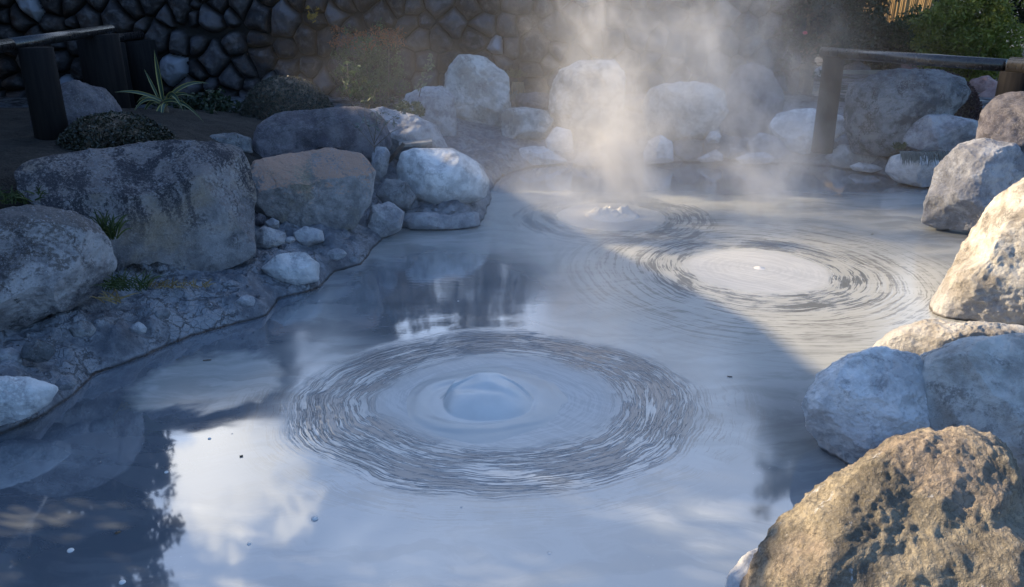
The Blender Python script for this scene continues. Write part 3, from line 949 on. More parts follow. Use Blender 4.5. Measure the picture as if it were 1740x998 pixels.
# right bank, near
rock('tall sunlit boulder with a steep sloping side at the right edge', [(1572, 540), (1586, 505), (1618, 455), (1645, 405), (1680, 350), (1738, 300), (1800, 285), (1870, 380), (1870, 540), (1760, 565), (1640, 560), (1590, 556)], 5.6, 'rock_sun', 0.8, 7, 2.3, 1.1)
rock('flat sunlit rock below the tall steep boulder', [(1480, 592), (1518, 561), (1568, 545), (1650, 546), (1740, 554), (1790, 580), (1730, 625), (1600, 650), (1510, 630)], 4.55, 'rock_sun', 0.7, 7, 2.5, 1.1)
rock('mud-splashed white boulder standing in the pool at right', [(1366, 682), (1390, 640), (1440, 605), (1500, 592), (1560, 600), (1600, 650), (1590, 740), (1545, 800), (1440, 812), (1400, 775), (1375, 725)], 3.6, 'rock_white', 0.8, 7, 2.4, 1.1)
rock('big smooth grey boulder behind the tan foreground rock', [(1530, 705), (1538, 650), (1570, 602), (1640, 573), (1740, 568), (1850, 590), (1900, 740), (1820, 870), (1650, 880), (1545, 810)], 3.5, 'rock_grey', 0.8, 7, 2.5, 0.8)
rock('small dark rough rock squeezed between the white and grey boulders', [(1474, 775), (1482, 753), (1520, 746), (1555, 752), (1560, 785), (1490, 800)], 3.2, 'rock_teal', 0.9, 6, rough=1.4)
rock('pale muddy stone peeping out under the left foot of the tan rock', [(1226, 1020), (1238, 978), (1262, 945), (1290, 932), (1320, 950), (1310, 1010), (1260, 1060)], 2.6, 'rock_white', 0.9, 6)
rock('huge tan crusty rock filling the lower right corner', [(1235, 1090), (1262, 1000), (1300, 935), (1340, 888), (1420, 822), (1480, 784), (1560, 745), (1640, 737), (1692, 758), (1725, 820), (1765, 880), (1900, 940), (1960, 1150), (1500, 1250), (1250, 1200)], 2.5, 'rock_tan', 0.8, 7, 2.4, 1.15)
# far right rocks past the rail
bgk = dict(group='garden rocks beyond the right handrail', lod=5)
rock('smooth pink boulder beyond the right handrail', [(1638, 165), (1650, 135), (1680, 128), (1702, 145), (1708, 172), (1670, 180)], 13.5, 'rock_pink', 0.8, **bgk)
rock('lower pinkish stone leaning against the smooth pink boulder', [(1650, 170), (1680, 150), (1706, 150), (1712, 176), (1665, 182)], 12.9, 'rock_pink', 0.8, **bgk)
rock('dark garden rock just right of the nearer rail post', [(1425, 140), (1435, 112), (1458, 104), (1480, 115), (1482, 142), (1440, 148)], 16.5, 'rock_dark', 0.9, **bgk)
rock('brown garden rock under the middle of the right handrail', [(1460, 130), (1470, 102), (1500, 96), (1530, 104), (1535, 128), (1490, 136)], 17, 'rock_dark', 0.9, **bgk)
rock('pale garden rock behind the left side of the nearer rail post', [(1380, 142), (1386, 118), (1402, 108), (1420, 118), (1420, 142), (1395, 148)], 16.0, 'rock_grey', 0.9, **bgk)
rock('long reddish rock seen just beneath the right handrail', [(1508, 124), (1520, 104), (1560, 102), (1610, 112), (1625, 130), (1560, 134)], 17.5, 'rock_pink', 0.9, **bgk)

# a split slab lying over the stones
bm = box_bm((0.36, 0.16, 0.04), bevel=0.008)
o = link('slab', bm_mesh('slab', bm, M['slab']), loc=at_y(706, 243, 8.9))
o.rotation_euler = (R(6), R(-4), R(6))
tag(o, 'thin pale slab lying on top of the stones behind the white oval boulder', 'slab')
bm = box_bm((0.30, 0.05, 0.04), bevel=0.008)
o = link('slab', bm_mesh('slab', bm, M['plank']), loc=at_y(671, 262, 8.7))
o.rotation_euler = (0, R(-48), R(5))
tag(o, 'short brown stake slanting down from the pale slab', 'stake')
o.name = 'stake'

# gravel and crumbs of dried mud on the bank
def gravel():
    rs = np.random.default_rng(5)
    V0, F0 = ico(1)
    Vs, Fs, k = [], [], 0
    while k < 800:
        px, py = rs.uniform(-40, 700), rs.uniform(340, 720)
        q = at_z(px, py, 0.12)
        P = np.array([[q.x, q.y]])
        d = shore_dist(P)[0]
        if d < 0.05 or d > 1.3 or rs.uniform() > 0.35 + d * 0.6: continue
        s_ = 0.005 + 0.018 * rs.uniform() ** 4
        h_ = ground_h(P)[0]
        v_ = V0 * rs.uniform(0.5, 1.0, 3) * s_ * (1 + 0.25 * rs.normal(size=(len(V0), 1)))
        Vs.append(v_ + [q.x, q.y, h_ + s_ * 0.3]); Fs.append(F0 + k * len(V0)); k += 1
    return np_mesh('gravel', np.concatenate(Vs), np.concatenate(Fs), M['ground'], False)


tag(link('gravel', gravel()), kind='stuff')

# ------------------------------------------------------------------ cobble wall
WY = 13.0


def cobble_wall():
    x0, x1, z0, z1, st = -9.5, 4.35, 0.2, 2.14, 0.013
    xs, zs = np.arange(x0, x1, st), np.arange(z0, z1, st)
    X, Z = np.meshgrid(xs, zs)
    P = np.c_[X.ravel(), Z.ravel()]
    rs = np.random.default_rng(11)
    pts = []
    sp = 0.36
    for j in range(int((z1 - z0) / (sp * 0.86)) + 3):
        for i in range(int((x1 - x0) / sp) + 3):
            pts.append((x0 - sp + i * sp + (j % 2) * sp / 2 + rs.uniform(-.13, .13), z0 - sp + j * sp * 0.86 + rs.uniform(-.12, .12)))
    pts = np.array(pts)
    wgt = rs.uniform(-0.06, 0.06, len(pts))
    F1 = np.full(len(P), 9.0); F2 = np.full(len(P), 9.0); I = np.zeros(len(P), int)
    Pw = P + 0.025 * np.c_[perlin(np.c_[P * 4, np.zeros(len(P))]), perlin(np.c_[P * 4 + 9, np.zeros(len(P))])]
    for k, (q, w) in enumerate(zip(pts, wgt)):
        msk = np.nonzero((np.abs(Pw[:, 0] - q[0]) < 0.6) & (np.abs(Pw[:, 1] - q[1]) < 0.6))[0]
        d = np.hypot(Pw[msk, 0] - q[0], Pw[msk, 1] - q[1]) + w
        a, b = F1[msk], F2[msk]
        closer = d < a
        F2[msk] = np.where(closer, a, np.minimum(b, d))
        F1[msk] = np.where(closer, d, a)
        I[msk[closer]] = k
    e = F2 - F1
    rnd = rs.uniform(0, 1, len(pts))
    rk = rs.uniform(0.20, 0.29, len(pts))
    ec = np.clip(np.minimum((e - 0.015) / 0.24, (rk[I] - F1) / 0.15), 0, 1)
    bulge = np.sqrt(np.clip(1 - (1 - ec) ** 2, 0, 1))
    tilt = rs.normal(size=(len(pts), 2)) * 0.16
    dloc = P - pts[I]
    H = bulge * (0.17 + 0.09 * rnd[I]) + (tilt[I] * dloc).sum(1) * bulge
    P3 = np.c_[P[:, 0], H, P[:, 1]]
    H = H + bulge * 0.04 * fbm(P3 * 5, 5, 0.6)
    V = np.c_[P[:, 0], WY - H, P[:, 1]]
    me = np_mesh('cobble_facing', V, grid_faces(len(xs), len(zs)))
    at = me.attributes.new('tone', 'FLOAT', 'POINT')
    at.data.foreach_set('value', rnd[I].astype(np.float32))
    at = me.attributes.new('joint', 'FLOAT', 'POINT')
    at.data.foreach_set('value', np.clip(ec / 0.25, 0, 1).astype(np.float32))
    return me


m, nt, out = new_mat('wall_cobble')
g, x, y, z, nz = pos()
v = g.outputs['Position']
at = nt.nodes.new('ShaderNodeAttribute'); at.attribute_name = 'tone'
aj = nt.nodes.new('ShaderNodeAttribute'); aj.attribute_name = 'joint'
tone, joint = E(at.outputs['Fac']), E(aj.outputs['Fac'])
n1 = noise(v, 7, 6, 0.65, 0.4); n2 = noise(v, 40, 4, 0.65)
c = mixc(tone ** 2.2, (0.022, 0.02, 0.022), (0.09, 0.088, 0.098))
c = mixc(smooth(n1, 0.46, 0.66) * 0.5, c, (0.13, 0.125, 0.13))
c = mixc(smooth(noise(v, 3, 5, 0.7), 0.5, 0.62) * 0.6, c, (0.05, 0.035, 0.03))
c = mixc((1.0 - joint) * 0.85, c, (0.012, 0.011, 0.010))
c = mixc(smooth(tone, 0.975, 0.98), c, (0.20, 0.22, 0.26))
principled(out, c, 0.8, 0.3, bump(n1 * 0.6 + n2 * 0.5, 0.8, 0.02))
M['cobble'] = m
w = empty('stone_wall', (-2.6, WY, 0.2))
tag(w, 'dark retaining wall of rounded cobbles across the back of the pool', 'stone wall')
me = cobble_wall(); me.materials.append(M['cobble'])
o = link('cobble_facing', me, w); o.location = -w.location
bm = box_bm((13.9, 0.5, 2.2), bevel=0.02)
o = link('wall_core', bm_mesh('wall_core', bm, M['plaster']), w, (0.02, 0.27, 0.83))

# ------------------------------------------------------------------ foliage
def leaves(centers, nleaf, size, spread, aspect=0.5, flat=0.0, seed=1, normal_out=None, fold=0.25):
    """leaf-shaped faces (4 verts, folded) scattered round centres (n,3)"""
    rs = np.random.default_rng(seed)
    C = np.repeat(centers, nleaf, 0)
    n = len(C)
    d = rs.normal(size=(n, 3)); d /= np.linalg.norm(d, axis=1)[:, None]
    p = C + d * (rs.uniform(0, 1, n) ** 0.5)[:, None] * spread
    ax = rs.normal(size=(n, 3))
    if normal_out is not None:
        ax = ax + np.repeat(normal_out, nleaf, 0) * 1.2
    ax[:, 2] += flat
    ax /= np.linalg.norm(ax, axis=1)[:, None]
    sd_ = np.cross(ax, rs.normal(size=(n, 3))); sd_ /= np.linalg.norm(sd_, axis=1)[:, None]
    up = np.cross(ax, sd_)
    s = size * rs.uniform(0.6, 1.3, n)[:, None]
    a = p - ax * s * 0.5
    b = p + sd_ * s * aspect * 0.5 + up * s * fold * 0.3
    c_ = p + ax * s * 0.5
    e = p - sd_ * s * aspect * 0.5 + up * s * fold * 0.3
    V = np.stack([a, b, c_, e], 1).reshape(-1, 3)
    Fc = np.arange(n * 4).reshape(-1, 4)
    return V, Fc


def crown_centers(rad, n, seed, shell=0.55, zmin=-1.0, lumpy=0.25):
    rs = np.random.default_rng(seed)
    d = rs.normal(size=(n, 3)); d /= np.linalg.norm(d, axis=1)[:, None]
    d[:, 2] = np.where(d[:, 2] < zmin, -d[:, 2], d[:, 2])
    k = shell + (1 - shell) * rs.uniform(0, 1, n) ** 0.7
    k = k * (1 + lumpy * perlin(d * 2.1 + seed) * 2)
    return d * k[:, None] * np.array(rad), d


def clipped_bush(label, px, py, Y, rx, ry, rz, mat='leaf_clip', leaf=0.028, n=9000, seed=3, group='clipped round shrubs'):
    c = at_y(px, py, Y)
    root = empty('clipped_shrub', (c.x, c.y, c.z))
    tag(root, label, 'shrub', group)
    rs = np.random.default_rng(seed)
    d = rs.normal(size=(n, 3)); d /= np.linalg.norm(d, axis=1)[:, None]; d[:, 2] = np.abs(d[:, 2]) * 1.0 - 0.12
    k = 1 + 0.05 * perlin(d * 3 + seed) - 0.10 * rs.uniform(0, 1, n) ** 2
    V, Fc = leaves(d * k[:, None] * [rx, ry, rz], 2, leaf, leaf * 0.7, 0.55, seed=seed, normal_out=d * 0.8)
    link('foliage', np_mesh('foliage', V, Fc, M[mat], False), root)
    Vi, Fi = ico(4)
    q = Vi * [rx * 0.88, ry * 0.88, rz * 0.88]; q[:, 2] = np.maximum(q[:, 2], -0.25)
    link('inner_twigs', np_mesh('inner_twigs', q, Fi, M['bark']), root)
    return root


def bush(name, label, loc, rad, nclump, nleaf, leaf, mats, seed, spread=0.12, aspect=0.5, trunk=None, group=None, cat='shrub', shell=0.5, lumpy=0.3, flat=0.0):
    root = empty(name, loc)
    tag(root, label, cat, group)
    cen, d = crown_centers(rad, nclump, seed, shell, lumpy=lumpy)
    cen[:, 2] += rad[2]
    th = trunk or 0
    cen[:, 2] += th
    V, Fc = leaves(cen, nleaf, leaf, spread, aspect, flat, seed)
    link('crown' if trunk is not None else 'foliage', np_mesh('foliage', V, Fc, M[mats], False), root)
    tb = []
    rs = random.Random(seed)
    for i in range(7 if trunk is not None else 6):
        e = cen[rs.randrange(len(cen))] * 0.85
        base = Vector((rs.uniform(-.05, .05), rs.uniform(-.05, .05), th * 0.75 - 0.15 * (trunk is None)))
        mid = base.lerp(Vector(e), 0.5) + Vector((rs.uniform(-.1, .1), rs.uniform(-.1, .1), 0.12)) * rad[2] * 0.5
        r_ = max(0.008, rad[2] * 0.035)
        tb.append(([base, mid, Vector(e)], [r_ * 1.6, r_, r_ * 0.3]))
    if trunk is not None:
        r_ = max(0.05, rad[2] * 0.07)
        tb.append(([Vector((0, 0, -0.6)), Vector((0.05, 0.02, th * 0.5)), Vector((0, 0, th + rad[2] * 0.6))], [r_ * 1.5, r_ * 1.1, r_ * 0.7]))
    link('trunk' if trunk is not None else 'stem', tubes_mesh('trunk', tb, M['bark']), root)
    return root


clipped_bush('clipped dome shrub behind the stained square block', 202, 268, 7.0, 0.53, 0.45, 0.42, seed=4)
clipped_bush('clipped dome shrub in front of the dark part of the stone wall', 490, 205, 9.6, 0.55, 0.50, 0.56, seed=5, n=9000)
clipped_bush('clipped reddish shrub behind the large dark craggy boulder', 1575, 190, 11.2, 0.66, 0.6, 0.62, 'leaf_bronze', seed=6, n=10000)

# big evergreen, camellias and sunlit shrubs at the upper right
bush('evergreen_tree', 'dense dark camellia with one pink flower at the end of the stone wall', (4.55, 13.2, 0.5), (1.15, 1.0, 1.5), 620, 60, 0.075, 'leaf_dark', 21, 0.16, trunk=0.55, cat='tree', group='trees and shrubs at the upper right')
fl = at_y(1368, 56, 12.3)
bm = bmesh.new(); bmesh.ops.create_icosphere(bm, subdivisions=2, radius=0.035)
bmesh.ops.scale(bm, vec=(1, 1, 0.7), verts=bm.verts)
o = link('flower', bm_mesh('flower', bm, M['pink'], True), [q for q in COL.objects if q.name == 'evergreen_tree'][0], (fl.x - 4.55, fl.y - 13.2, fl.z - 0.5))

p = at_y(1480, 75, 17.0)
bush('shrub', 'dark glossy shrub in front of the bamboo screen', (p.x - 0.15, p.y, p.z - 0.55), (0.75, 0.7, 0.52), 260, 55, 0.085, 'leaf_dark', 22, 0.14, group='trees and shrubs at the upper right')
p = at_y(1650, 62, 15.0)
bush('shrub', 'sunlit yellow-green shrub right of the bamboo screen', (p.x - 0.05, p.y, p.z - 1.0), (0.82, 0.7, 0.95), 360, 50, 0.075, 'leaf_lime', 23, 0.15, group='trees and shrubs at the upper right', lumpy=0.45)
p = at_y(1600, 80, 16.2)
bush('shrub', 'darker green shrub low behind the sunlit yellow-green one', (p.x, p.y, p.z - 0.35), (0.9, 0.6, 0.6), 200, 50, 0.08, 'leaf_mid', 24, 0.15, group='trees and shrubs at the upper right')
for i, (x_, y_, s_, lab) in enumerate(((5.6, 23.5, 2.4, 'dark tree behind the camellia at upper right'), (9.0, 22.8, 2.6, 'dark tree behind the bamboo screen'),
                                       (13.5, 21.0, 2.6, 'dark tree behind the sunlit shrub'), (16.5, 18.5, 2.6, 'dark tree at the far right edge'))):
    bush('evergreen_tree', lab, (x_, y_, 0.5), (s_ * 0.9, s_ * 0.8, s_ * (2.3 if i == 1 else 0.95)), 1300 if i == 1 else 520, 45, 0.17, 'leaf_dark', 40 + i, 0.32, trunk=0.4, cat='tree', group='dark trees closing the view at right')

# thin trunk and flower pot beside the camellia
p0, p1 = at_y(1412, 100, 16.2), at_y(1408, -60, 16.2)
o = empty('garden_tree', (p0.x, p0.y, 0.45))
tag(o, 'slender pale-barked tree between the camellia and the bamboo screen', 'tree')
link('trunk', tubes_mesh('trunk', [([Vector((0, 0, 0)), Vector((0.04, 0, 0.9)), Vector((-0.03, 0, 1.9)), Vector((0.05, 0, 3.6))], [0.15, 0.12, 0.11, 0.07])], M['bark'], 12), o)
cen, d = crown_centers((0.8, 0.7, 0.8), 120, 51)
V, Fc = leaves(cen + [0, 0, 2.9], 50, 0.1, 0.2, seed=51)
link('crown', np_mesh('crown', V, Fc, M['leaf_mid'], False), o)
pc = at_y(1408, 22, 15.9)
bm = bmesh.new()
bmesh.ops.create_cone(bm, cap_ends=True, segments=24, radius1=0.09, radius2=0.14, depth=0.24)
bmesh.ops.create_cone(bm, cap_ends=True, segments=24, radius1=0.155, radius2=0.155, depth=0.04, matrix=Matrix.Translation((0, 0, 0.13)))
o = link('flower_pot', bm_mesh('flower_pot', bm, M['clay'], True), loc=pc)
tag(o, 'small terracotta pot hanging by the slender tree', 'flower pot')

# bamboo screen
bs = empty('bamboo_screen', at_y(1510, 80, 18.5))
tag(bs, 'sunlit screen of upright bamboo canes behind the right handrail', 'bamboo screen')
A, B = at_y(1425, 20, 18.9), at_y(1585, 20, 18.1)
base = bs.location.copy()
n_c = 58
for i in range(n_c):
    t = i / (n_c - 1)
    q = A.lerp(B, t)
    zb = 0.55 if t > 0.1 else 0.8
    lean = (t - 0.5) * -0.55
    pts = [Vector((q.x - base.x + lean * 0.6, q.y - base.y + random.uniform(-.02, .02), zb - base.z)), Vector((q.x - base.x, q.y - base.y, 2.2 - base.z)), Vector((q.x - base.x - lean * 0.4, q.y - base.y, 3.7 - base.z))]
    r_ = random.uniform(0.015, 0.022)
    link('cane', tubes_mesh('cane', [(pts, [r_, r_, r_ * 0.9])], M['bamboo'], 7), bs)

# ------------------------------------------------------------------ hand rails
def fence(label, pts, posts, zr, zg, r=0.062, pw=0.24, low=None):
    root = empty('handrail', (pts[0].x, pts[0].y, zg))
    tag(root, label, 'handrail', 'dark timber handrails')
    o_ = root.location
    link('rail', tubes_mesh('rail', [([p - o_ for p in pts], [r] * len(pts))], M['rail'], 18), root)
    for q in posts:
        pt = [Vector((q.x, q.y, zg - 0.25)) - o_, Vector((q.x, q.y, (zg + zr) / 2)) - o_, Vector((q.x, q.y, zr - r * 0.6)) - o_]
        link('post', tubes_mesh('post', [(pt, [pw / 2 * 1.05, pw / 2, pw / 2])], M['post'], 16), root)
    if low:
        link('lower_rail', tubes_mesh('lower_rail', [([p - o_ for p in low], [r * 0.8] * len(low))], M['post'], 14), root)
    return root


zr = 1.46
a, b = at_z(1412, 90, zr), at_z(1716, 112, zr)
dirv = (b - a).normalized()
fence('dark handrail on two posts at the upper right', [a - dirv * 0.12, a.lerp(b, 0.5), b - dirv * 0.04], [a + dirv * 0.05], zr, 0.55)
fence('end length of dark handrail at the right edge with its thick post', [b + dirv * 0.0, b + dirv * 2.2], [b + dirv * 0.08], zr, 0.55, 0.085, 0.30)
zl = 1.75
a, b = at_z(18, 76, zl), at_z(188, 50, zl)
dirv = (b - a).normalized()
fence('dark handrail with a shining top at the upper left', [a, a.lerp(b, 0.5), b], [b - dirv * 0.45], zl, 0.85, 0.05, 0.42)  # post widened to fill a dark patch of bush and shadow
fence('end length of dark handrail at the left edge with its thick post', [a - dirv * 2.4, a - dirv * 0.02], [a + Vector((0.14, 0.1, 0))], zl, 0.8, 0.05, 0.27)
q0, q1 = at_y(140, 72, 11.2), at_y(240, 60, 12.3)
fence('second dark handrail low behind the upper left one', [q0, q1], [q0.lerp(q1, 0.35), q0.lerp(q1, 0.9)], q0.z, 0.7, 0.06, 0.5)  # broad posts stand in for the same dark bush and shadow

# path behind the right rail
m, nt, out = new_mat('paving')
g, x, y, z, nz = pos()
v = g.outputs['Position']
c = mixc(smooth(noise(v, 6, 5), 0.35, 0.65), (0.24, 0.225, 0.20), (0.34, 0.32, 0.28))
c = mixc(smooth(noise(v, 60, 3), 0.6, 0.66) * 0.5, c, (0.1, 0.09, 0.07))
principled(out, c, 0.8, 0.3, bump(noise(v, 80, 4), 0.4, 0.005))
M['paving'] = m
xs = np.arange(4.7, 16, 0.25); ys = np.arange(12.3, 16.2, 0.25)
X, Y = np.meshgrid(xs, ys)
V = np.c_[X.ravel(), Y.ravel(), np.full(X.size, 0.60)]
tag(link('path', np_mesh('path', V, grid_faces(len(xs), len(ys)), M['paving'])), kind='structure')
bm = box_bm((11.4, 0.12, 0.16), bevel=0.01)
tag(link('kerb', bm_mesh('kerb', bm, M['paving']), loc=(10.3, 16.3, 0.60)), kind='structure')


# ------------------------------------------------------------------ small plants
def blade(p0, tip, bend, w, n=10, twist=None):
    """curved ribbon; returns verts (n*3) and quads; edges carry the margin colour"""
    p0, tip = Vector(p0), Vector(tip)
    mid = p0.lerp(tip, 0.5) + Vector((0, 0, bend))
    V, Fc = [], []
    for i in range(n):
        t = i / (n - 1)
        p = p0 * (1 - t) ** 2 + mid * 2 * t * (1 - t) + tip * t * t
        tg = ((mid - p0) * (1 - t) + (tip - mid) * t).normalized()
        sd_ = tg.cross(Vector((0, -1, 0.25))).normalized()
        if sd_.length < 0.1: sd_ = Vector((1, 0, 0))
        ww = w * (0.5 + 0.9 * math.sin(math.pi * min(1, t * 0.8 + 0.15))) * (1 - t ** 4) * 0.6 + 0.0008
        up = sd_.cross(tg)
        V += [p - sd_ * ww + up * ww * 0.35, p - sd_ * ww * 0.62 + up * ww * .12, p + sd_ * ww * 0.62 + up * ww * .12, p + sd_ * ww + up * ww * 0.35]
    for i in range(n - 1):
        for k in range(3):
            Fc.append((i * 4 + k, i * 4 + k + 1, i * 4 + 5 + k, i * 4 + 4 + k))
    return V, Fc


m, nt, out = new_mat('variegated_leaf')
at = nt.nodes.new('ShaderNodeAttribute'); at.attribute_name = 'margin'
c = mixc(E(at.outputs['Fac']), (0.02, 0.045, 0.03), (0.26, 0.25, 0.09))
principled(out, c, 0.35, 0.5)
M['agave'] = m


def blades_obj(name, arr, mat, parent=None, margin=False):
    V, Fc, mg = [], [], []
    for a_ in arr:
        v_, f_ = blade(*a_)
        o_ = len(V)
        V += v_; Fc += [tuple(i + o_ for i in q) for q in f_]
        mg += [0, 1, 0] * (len(f_) // 3)
    me = bpy.data.meshes.new(name)
    me.from_pydata([tuple(v) for v in V], [], Fc)
    me.materials.append(M[mat])
    if margin:
        at = me.attributes.new('margin', 'FLOAT', 'FACE')
        at.data.foreach_set('value', np.array([1 - q for q in mg], dtype=np.float32))
    return link(name, me, parent)


agc = at_y(285, 205, 8.8)
root = empty('agave', agc)
tag(root, 'spiky plant with yellow-edged strap leaves in front of the stone wall', 'plant')
tips = [((262, 85), 0.05, .030), ((245, 118), .03, .018), ((195, 157), .10, .020), ((355, 142), .16, .024), ((348, 210), .22, .022), ((312, 190), .26, .030),
        ((232, 175), .14, .020), ((242, 198), .14, .022), ((262, 206), .05, .036), ((275, 205), .10, .026), ((225, 195), .18, .02), ((330, 165), .12, .02)]
for (tx, ty), bend, wd in tips:
    t_ = at_y(tx, ty, 8.8 + random.uniform(-0.35, 0.1))
    st_ = at_y(278 + random.uniform(-6, 6), 175, 8.8) - agc
    blades_obj('leaf', [(st_, t_ - agc, bend, wd)], 'agave', root, True)
link('stem', tubes_mesh('stem', [([Vector((0, 0, -0.5)), at_y(278, 172, 8.8) - agc], [0.05, 0.035])], M['bark']), root)


def tuft(label, px, py, Y, n, h, spread, mat, w=0.004, droop=0.5, seed=0, z=None, name='grass_tuft', cat='grass', grp='tufts of grass among the rocks', down=False, wx=0.06):
    c = at_y(px, py, Y)
    rs = random.Random(seed + int(px))
    arr = []
    for i in range(n):
        an = rs.uniform(0, 2 * math.pi)
        rr = rs.uniform(0.2, 1) * spread
        hh = h * rs.uniform(0.5, 1.1)
        p0 = Vector((rs.uniform(-wx, wx), rs.uniform(-.04, .04), 0))
        if down:
            tip = p0 + Vector((rs.uniform(-.04, .04), -spread * rs.uniform(.6, 1.1), -hh))
            arr.append((p0, tip, rs.uniform(0.03, 0.07), w, 7))
        else:
            tip = p0 + Vector((math.cos(an) * rr, math.sin(an) * rr, hh * (1 - droop * rr / max(spread, .01))))
            arr.append((p0, tip, hh * 0.35, w, 7))
    o_ = blades_obj(name, arr, mat)
    o_.location = c
    tag(o_, label, cat, grp)
    return o_


tuft('green grass tuft growing between the rounded left boulder and the stained block', 185, 405, 5.15, 60, 0.22, 0.16, 'grass', 0.005, seed=1)
tuft('dark dry weeds on the bank under the stained block', 215, 492, 4.95, 80, 0.13, 0.16, 'grass', 0.003, seed=2, wx=.14)
tuft('dead straw blades on the mud at the foot of the rounded boulder', 190, 515, 4.8, 12, 0.10, 0.16, 'straw', 0.005, seed=3)
tuft('dry weed fringe along the base of the stained block', 300, 488, 5.3, 60, 0.06, 0.10, 'straw', 0.003, seed=4, wx=.22)
tuft('grass tuft with yellowed blades on the wall beside the tall slab', 873, 132, 12.6, 130, 0.16, 0.17, 'grass', 0.006, seed=5, wx=.10)
tuft('dry straw clump hanging just below the wall-top grass tuft', 880, 140, 12.5, 90, 0.24, 0.14, 'straw', 0.006, seed=6, down=True, wx=.08)
tuft('thin weeds under the straw clump by the bucket-shaped boulder', 872, 172, 12.2, 70, 0.18, 0.15, 'grass_grey', 0.005, seed=7, wx=.1)
tuft('fringe of grey muddy grass hanging over the white waterline rock', 1572, 258, 9.2, 200, 0.13, 0.12, 'grass_grey', 0.006, seed=8, down=True, wx=.28)
tuft('small green grass clump left of the hanging fringe', 1528, 253, 9.5, 60, 0.10, 0.08, 'grass', 0.005, seed=9)
tuft('grass in the dark at the far left edge above the rounded boulder', 15, 345, 5.4, 90, 0.14, 0.18, 'grass', 0.005, seed=10, wx=.25)
# yellow leaved sprig on the wall
c0 = at_y(532, 20, 12.75)
cen = np.array([[random.uniform(-.08, .08), random.uniform(-.03, 0), random.uniform(-.12, .08)] for _ in range(14)])
V, Fc = leaves(cen, 9, 0.04, 0.03, 0.5, seed=77)
o = empty('wall_sprig', c0)
tag(o, 'small sprig of yellow leaves growing out of the stone wall', 'plant')
link('leaves', np_mesh('leaves', V, Fc, M['leaf_yellow'], False), o)
link('stem', tubes_mesh('stem', [([Vector((0.08, 0.1, -0.15)), Vector((0.02, 0, -0.05)), Vector((-0.04, 0, 0.08))], [0.006, 0.005, 0.003])], M['twig'], 6), o)

# nandina-like shrub with reddish top
p = at_y(635, 185, 11.6)
root = empty('nandina_shrub', p)
tag(root, 'airy shrub with orange-red leaves on top behind the pale boulders', 'shrub')
cen, d = crown_centers((0.50, 0.40, 0.62), 150, 61, 0.35, lumpy=0.35)
cen[:, 2] += 0.45
V, Fc = leaves(cen, 30, 0.055, 0.10, 0.35, seed=61)
link('foliage', np_mesh('foliage', V, Fc, M['leaf_mid'], False), root)
rs_ = np.random.default_rng(9)
cen = np.c_[rs_.uniform(-0.45, 0.45, 60), rs_.uniform(-0.35, 0.1, 60), 0.93 + rs_.uniform(-.1, .13, 60)]
V, Fc = leaves(cen, 16, 0.05, 0.08, 0.3, seed=62)
link('red_shoots', np_mesh('red_shoots', V, Fc, M['leaf_red'], False), root)
link('stem', tubes_mesh('stem', [([Vector((0.03 * k, 0, -0.7)), Vector((0.1 * k - .1, 0, 0)), Vector((0.17 * k - 0.25, -.05, 0.8))], [0.012, 0.01, 0.005]) for k in range(4)], M['twig'], 6), root)


def sapling(label, path, Y, leaf_pts, lmat, ls=0.05, r=0.006, seed=1):
    base = at_y(*path[0][0], Y)
    root = empty('sapling', base)
    tag(root, label, 'plant', 'thin leafy stems rising among the rocks')
    tb, lv, nn = [], [], []
    for line in path:
        P = [at_y(px, py, Y) - base for px, py in line]
        tb.append((P, list(np.linspace(r, r * 0.4, len(P)))))
    link('stem', tubes_mesh('stem', tb, M['twig'], 6), root)
    cen = np.array([list(at_y(px, py, Y) - base) for px, py in leaf_pts])
    cen[:, 1] += np.random.default_rng(seed).uniform(-.08, .08, len(cen))
    V, Fc = leaves(cen, 7, ls, 0.045, 0.4, seed=seed)
    link('leaves', np_mesh('leaves', V, Fc, M[lmat], False), root)


sapling('leafy green sapling in front of the red-topped shrub', [[(612, 235), (600, 185), (592, 140), (590, 105)], [(612, 235), (628, 180), (640, 150)], [(600, 185), (580, 130)]], 9.6,
        [(590, 105), (585, 118), (598, 126), (606, 118), (592, 136), (604, 140), (586, 145), (612, 150), (620, 140), (600, 158), (632, 152), (640, 146), (626, 165), (636, 168), (618, 172)], 'leaf_mid', 0.06, seed=3)
sapling('short sprig of pale oval leaves poking up before the tall slab', [[(712, 165), (720, 130), (730, 98)]], 10.4,
        [(730, 98), (733, 108), (724, 112), (731, 118), (720, 126), (727, 132), (712, 140), (720, 146), (706, 152)], 'leaf_pale', 0.07, seed=4)
sapling('bare twiggy plant spreading over the dark long boulder', [[(636, 262), (636, 230), (600, 180), (562, 138)], [(636, 245), (620, 200), (618, 160)], [(636, 245), (655, 210), (690, 185)], [(636, 240), (640, 205), (660, 165)], [(636, 250), (610, 220), (590, 205)], [(636, 250), (665, 225), (685, 215)]], 8.0,
        [(620, 205), (628, 212), (640, 208), (650, 200), (660, 205), (672, 198), (668, 212), (645, 218), (656, 190), (635, 196), (684, 190), (612, 214)], 'grass_grey', 0.05, 0.004, seed=5)
p = at_y(698, 200, 9.9)
bush('shrub', 'small pale-leaved shrub on the squat boulder before the wall', (p.x, p.y, p.z - 0.1), (0.18, 0.15, 0.16), 40, 26, 0.05, 'leaf_pale', 71, 0.05, group=None)
p = at_y(345, 215, 9.6)
bush('shrub', 'dim green undergrowth right of the spiky plant', (p.x, p.y, p.z - 0.25), (0.65, 0.4, 0.3), 90, 40, 0.07, 'leaf_dark', 72, 0.1, group=None)

